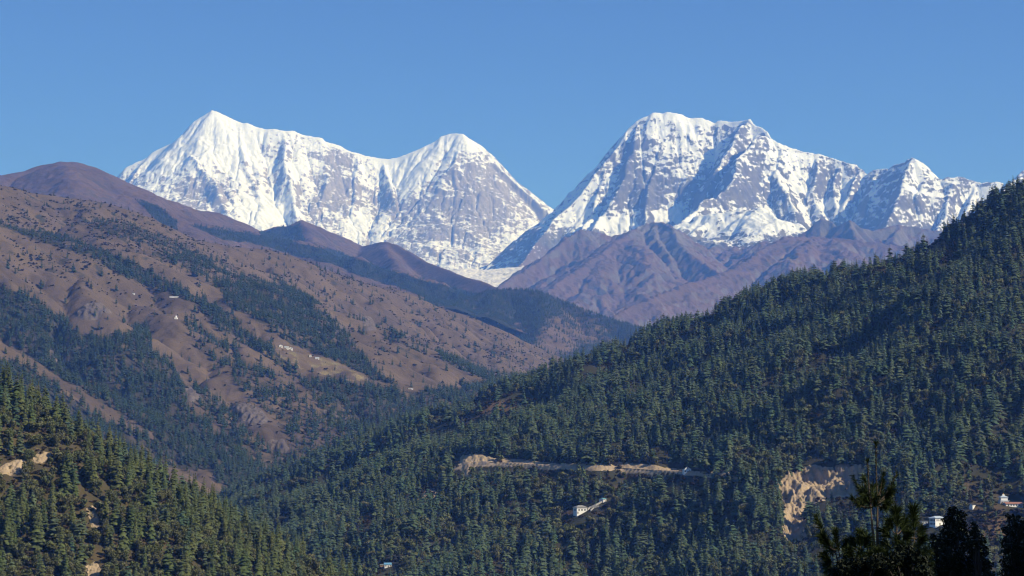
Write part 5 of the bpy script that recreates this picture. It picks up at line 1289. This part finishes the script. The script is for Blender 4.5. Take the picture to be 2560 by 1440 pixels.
pine('bushy pine with bright green tips below the two slim pines', 34.0, [(2152, 1480), (2150, 1460), (2148, 1400), (2150, 1372)], .022,
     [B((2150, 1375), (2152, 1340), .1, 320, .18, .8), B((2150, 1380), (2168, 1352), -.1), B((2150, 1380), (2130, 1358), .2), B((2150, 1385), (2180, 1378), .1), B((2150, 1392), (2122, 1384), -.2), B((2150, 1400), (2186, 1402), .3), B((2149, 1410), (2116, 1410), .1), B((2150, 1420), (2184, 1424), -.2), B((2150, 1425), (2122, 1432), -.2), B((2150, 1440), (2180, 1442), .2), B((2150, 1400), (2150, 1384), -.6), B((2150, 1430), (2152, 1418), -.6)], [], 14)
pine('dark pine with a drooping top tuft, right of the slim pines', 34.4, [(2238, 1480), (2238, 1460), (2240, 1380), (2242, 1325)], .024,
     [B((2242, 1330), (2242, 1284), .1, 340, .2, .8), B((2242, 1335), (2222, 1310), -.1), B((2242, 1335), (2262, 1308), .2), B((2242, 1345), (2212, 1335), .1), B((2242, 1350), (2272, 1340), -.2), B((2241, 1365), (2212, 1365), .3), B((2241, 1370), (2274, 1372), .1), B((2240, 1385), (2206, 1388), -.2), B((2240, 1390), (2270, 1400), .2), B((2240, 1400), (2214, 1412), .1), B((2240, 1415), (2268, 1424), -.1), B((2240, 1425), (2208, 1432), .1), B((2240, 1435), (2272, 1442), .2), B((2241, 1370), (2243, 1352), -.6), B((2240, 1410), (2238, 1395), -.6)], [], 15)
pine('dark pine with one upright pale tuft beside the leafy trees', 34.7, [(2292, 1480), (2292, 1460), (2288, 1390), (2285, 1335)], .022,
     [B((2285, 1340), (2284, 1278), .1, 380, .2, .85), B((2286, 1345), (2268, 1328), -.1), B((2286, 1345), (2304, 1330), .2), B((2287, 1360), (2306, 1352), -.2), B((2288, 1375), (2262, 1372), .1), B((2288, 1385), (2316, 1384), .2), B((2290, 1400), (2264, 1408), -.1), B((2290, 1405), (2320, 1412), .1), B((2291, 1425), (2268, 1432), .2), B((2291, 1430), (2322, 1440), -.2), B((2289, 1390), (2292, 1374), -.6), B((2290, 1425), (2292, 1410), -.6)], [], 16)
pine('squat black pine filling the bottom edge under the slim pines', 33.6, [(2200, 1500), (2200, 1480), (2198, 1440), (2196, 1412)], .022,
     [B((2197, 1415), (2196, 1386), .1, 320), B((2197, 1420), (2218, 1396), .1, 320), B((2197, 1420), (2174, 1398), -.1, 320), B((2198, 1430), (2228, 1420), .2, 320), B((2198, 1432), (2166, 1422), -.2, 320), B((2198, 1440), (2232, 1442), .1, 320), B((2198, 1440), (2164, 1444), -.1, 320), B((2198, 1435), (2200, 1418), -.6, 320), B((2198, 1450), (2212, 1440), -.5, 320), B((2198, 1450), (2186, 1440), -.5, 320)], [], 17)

def leafy(label, D, blobs_px, seed, n, size=.034, name='leafy_tree'):
    """Trunk from the slope up into a crown of small leaves gathered in uneven clumps (px centre, px radius)."""
    rs_ = np.random.default_rng(seed)
    cs = [(fgp(x, y, D, rs_.uniform(-.5, .5)), q_ * D / FPX) for x, y, q_ in blobs_px]
    cx = np.mean([c[0][0] for c, in [(c,) for c in cs]]); gx_ = cx
    g = np.array([gx_, D, ground(gx_, D) - .2])
    r = root_at(name, g); tagt(r, label, 'tree', 'dark leafy trees close in front at the lower right')
    low = min(c[0][2] for c in cs)
    fork = np.array([cx, D, low - .2])
    V, F = tube([g - g, (fork - g) * .5, fork - g], [.11, .08, .06]); part('trunk', V, F, M_DARKBARK, r, True)
    for c, q_ in cs:
        part('limb', *tube([fork - g, (fork * .4 + c * .6) - g + np.array([0, 0, -.1]), c - g], [.04, .02, .008], 5), M_DARKBARK, r, True)
    wts = np.array([q_ ** 2 for _, q_ in cs]); wts /= wts.sum()
    V = []; F = []; lv = []
    for i in range(n):
        c, q_ = cs[rs_.choice(len(cs), p=wts)]
        d = rs_.normal(size=3); d /= np.linalg.norm(d); p_ = c + d * q_ * rs_.uniform(.2, 1.1) ** .6 - g
        nn_ = rs_.normal(size=3); nn_ /= np.linalg.norm(nn_); t1 = np.cross(nn_, rs_.normal(size=3)); t1 /= np.linalg.norm(t1); t2 = np.cross(nn_, t1)
        s = size * rs_.uniform(.6, 1.3); i0 = len(V)
        V += [p_ - t1 * s, p_ - t2 * s * .5 - t1 * s * .1, p_ + t1 * s * 1.1, p_ + t2 * s * .5 - t1 * s * .1]; F.append((i0, i0 + 1, i0 + 2, i0 + 3)); lv.append(rs_.random())
    me = mesh_np('crown', V, F, [M_LEAFD], None, lv); o = bpy.data.objects.new('crown', me); o.parent = r; COL.objects.link(o)
    return r
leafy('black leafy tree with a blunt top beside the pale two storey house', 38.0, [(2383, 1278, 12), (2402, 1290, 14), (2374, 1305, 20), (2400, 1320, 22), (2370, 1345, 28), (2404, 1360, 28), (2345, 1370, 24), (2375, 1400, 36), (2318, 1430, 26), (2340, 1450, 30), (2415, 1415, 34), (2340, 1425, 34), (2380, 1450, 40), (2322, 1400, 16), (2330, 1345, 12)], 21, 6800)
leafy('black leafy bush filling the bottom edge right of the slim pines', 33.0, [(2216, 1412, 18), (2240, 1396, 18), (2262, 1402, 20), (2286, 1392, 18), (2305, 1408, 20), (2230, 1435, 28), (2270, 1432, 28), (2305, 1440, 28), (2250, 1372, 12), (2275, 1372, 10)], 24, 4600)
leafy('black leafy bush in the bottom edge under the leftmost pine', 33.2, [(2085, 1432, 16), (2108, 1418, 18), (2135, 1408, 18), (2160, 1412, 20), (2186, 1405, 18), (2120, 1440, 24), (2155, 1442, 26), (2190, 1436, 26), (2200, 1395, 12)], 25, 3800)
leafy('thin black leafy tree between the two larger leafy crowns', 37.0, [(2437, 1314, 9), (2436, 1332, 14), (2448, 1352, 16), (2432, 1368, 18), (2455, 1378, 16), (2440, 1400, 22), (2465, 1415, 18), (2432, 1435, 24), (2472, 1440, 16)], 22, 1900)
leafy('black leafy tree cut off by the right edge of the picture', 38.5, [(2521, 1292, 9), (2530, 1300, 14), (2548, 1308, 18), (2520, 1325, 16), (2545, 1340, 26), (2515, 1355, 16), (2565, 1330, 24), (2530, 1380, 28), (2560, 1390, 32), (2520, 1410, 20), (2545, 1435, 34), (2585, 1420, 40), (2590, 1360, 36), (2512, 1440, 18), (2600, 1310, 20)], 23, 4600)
# tall trees added out of view on the right, to shade the trees in front
for k_, (x, y, hh_, sc) in enumerate([(25.0, 34.0, 26.0, 18), (31.0, 30.5, 28.0, 18)]):
    r = root_at('broadleaf_tree', (x, y, ground(x, y) - .3), k_ * 1.3); r.scale = (sc, sc, hh_)
    tagt(r, ['tall shade tree added out of view, nearer the dark leafy trees', 'taller shade tree added out of view, farther right'][k_], 'tree', 'added shade trees right of the view')
    cm, tm_ = BRO[k_ % 6]
    for nm2, me_ in (('crown', cm), ('trunk', tm_)):
        c = bpy.data.objects.new(nm2, me_); c.parent = r; COL.objects.link(c)

#@@HAZE
def haze():
    me = bpy.data.meshes.new('haze')
    x0, x1, y0, y1, z0, z1 = -41000, 41000, -7000, 61000, -480, 5350
    v = [(x0, y0, z0), (x1, y0, z0), (x1, y1, z0), (x0, y1, z0), (x0, y0, z1), (x1, y0, z1), (x1, y1, z1), (x0, y1, z1)]
    me.from_pydata(v, [], [(0, 3, 2, 1), (4, 5, 6, 7), (0, 1, 5, 4), (1, 2, 6, 5), (2, 3, 7, 6), (3, 0, 4, 7)])
    o = bpy.data.objects.new('haze', me); o['kind'] = 'stuff'; COL.objects.link(o)
    m = bpy.data.materials.new('haze_air'); t = NT(m)
    vol = t.n('ShaderNodeVolumePrincipled')
    vol.inputs['Color'].default_value = (0.135, 0.33, 1.0, 1)
    vol.inputs['Absorption Color'].default_value = (1, 1, 1, 1)
    vol.inputs['Density'].default_value = 4.2e-5
    vol.inputs['Anisotropy'].default_value = 0.0
    out = t.n('ShaderNodeOutputMaterial'); t.l(vol.outputs[0], out.inputs['Volume'])
    me.materials.append(m)
haze()
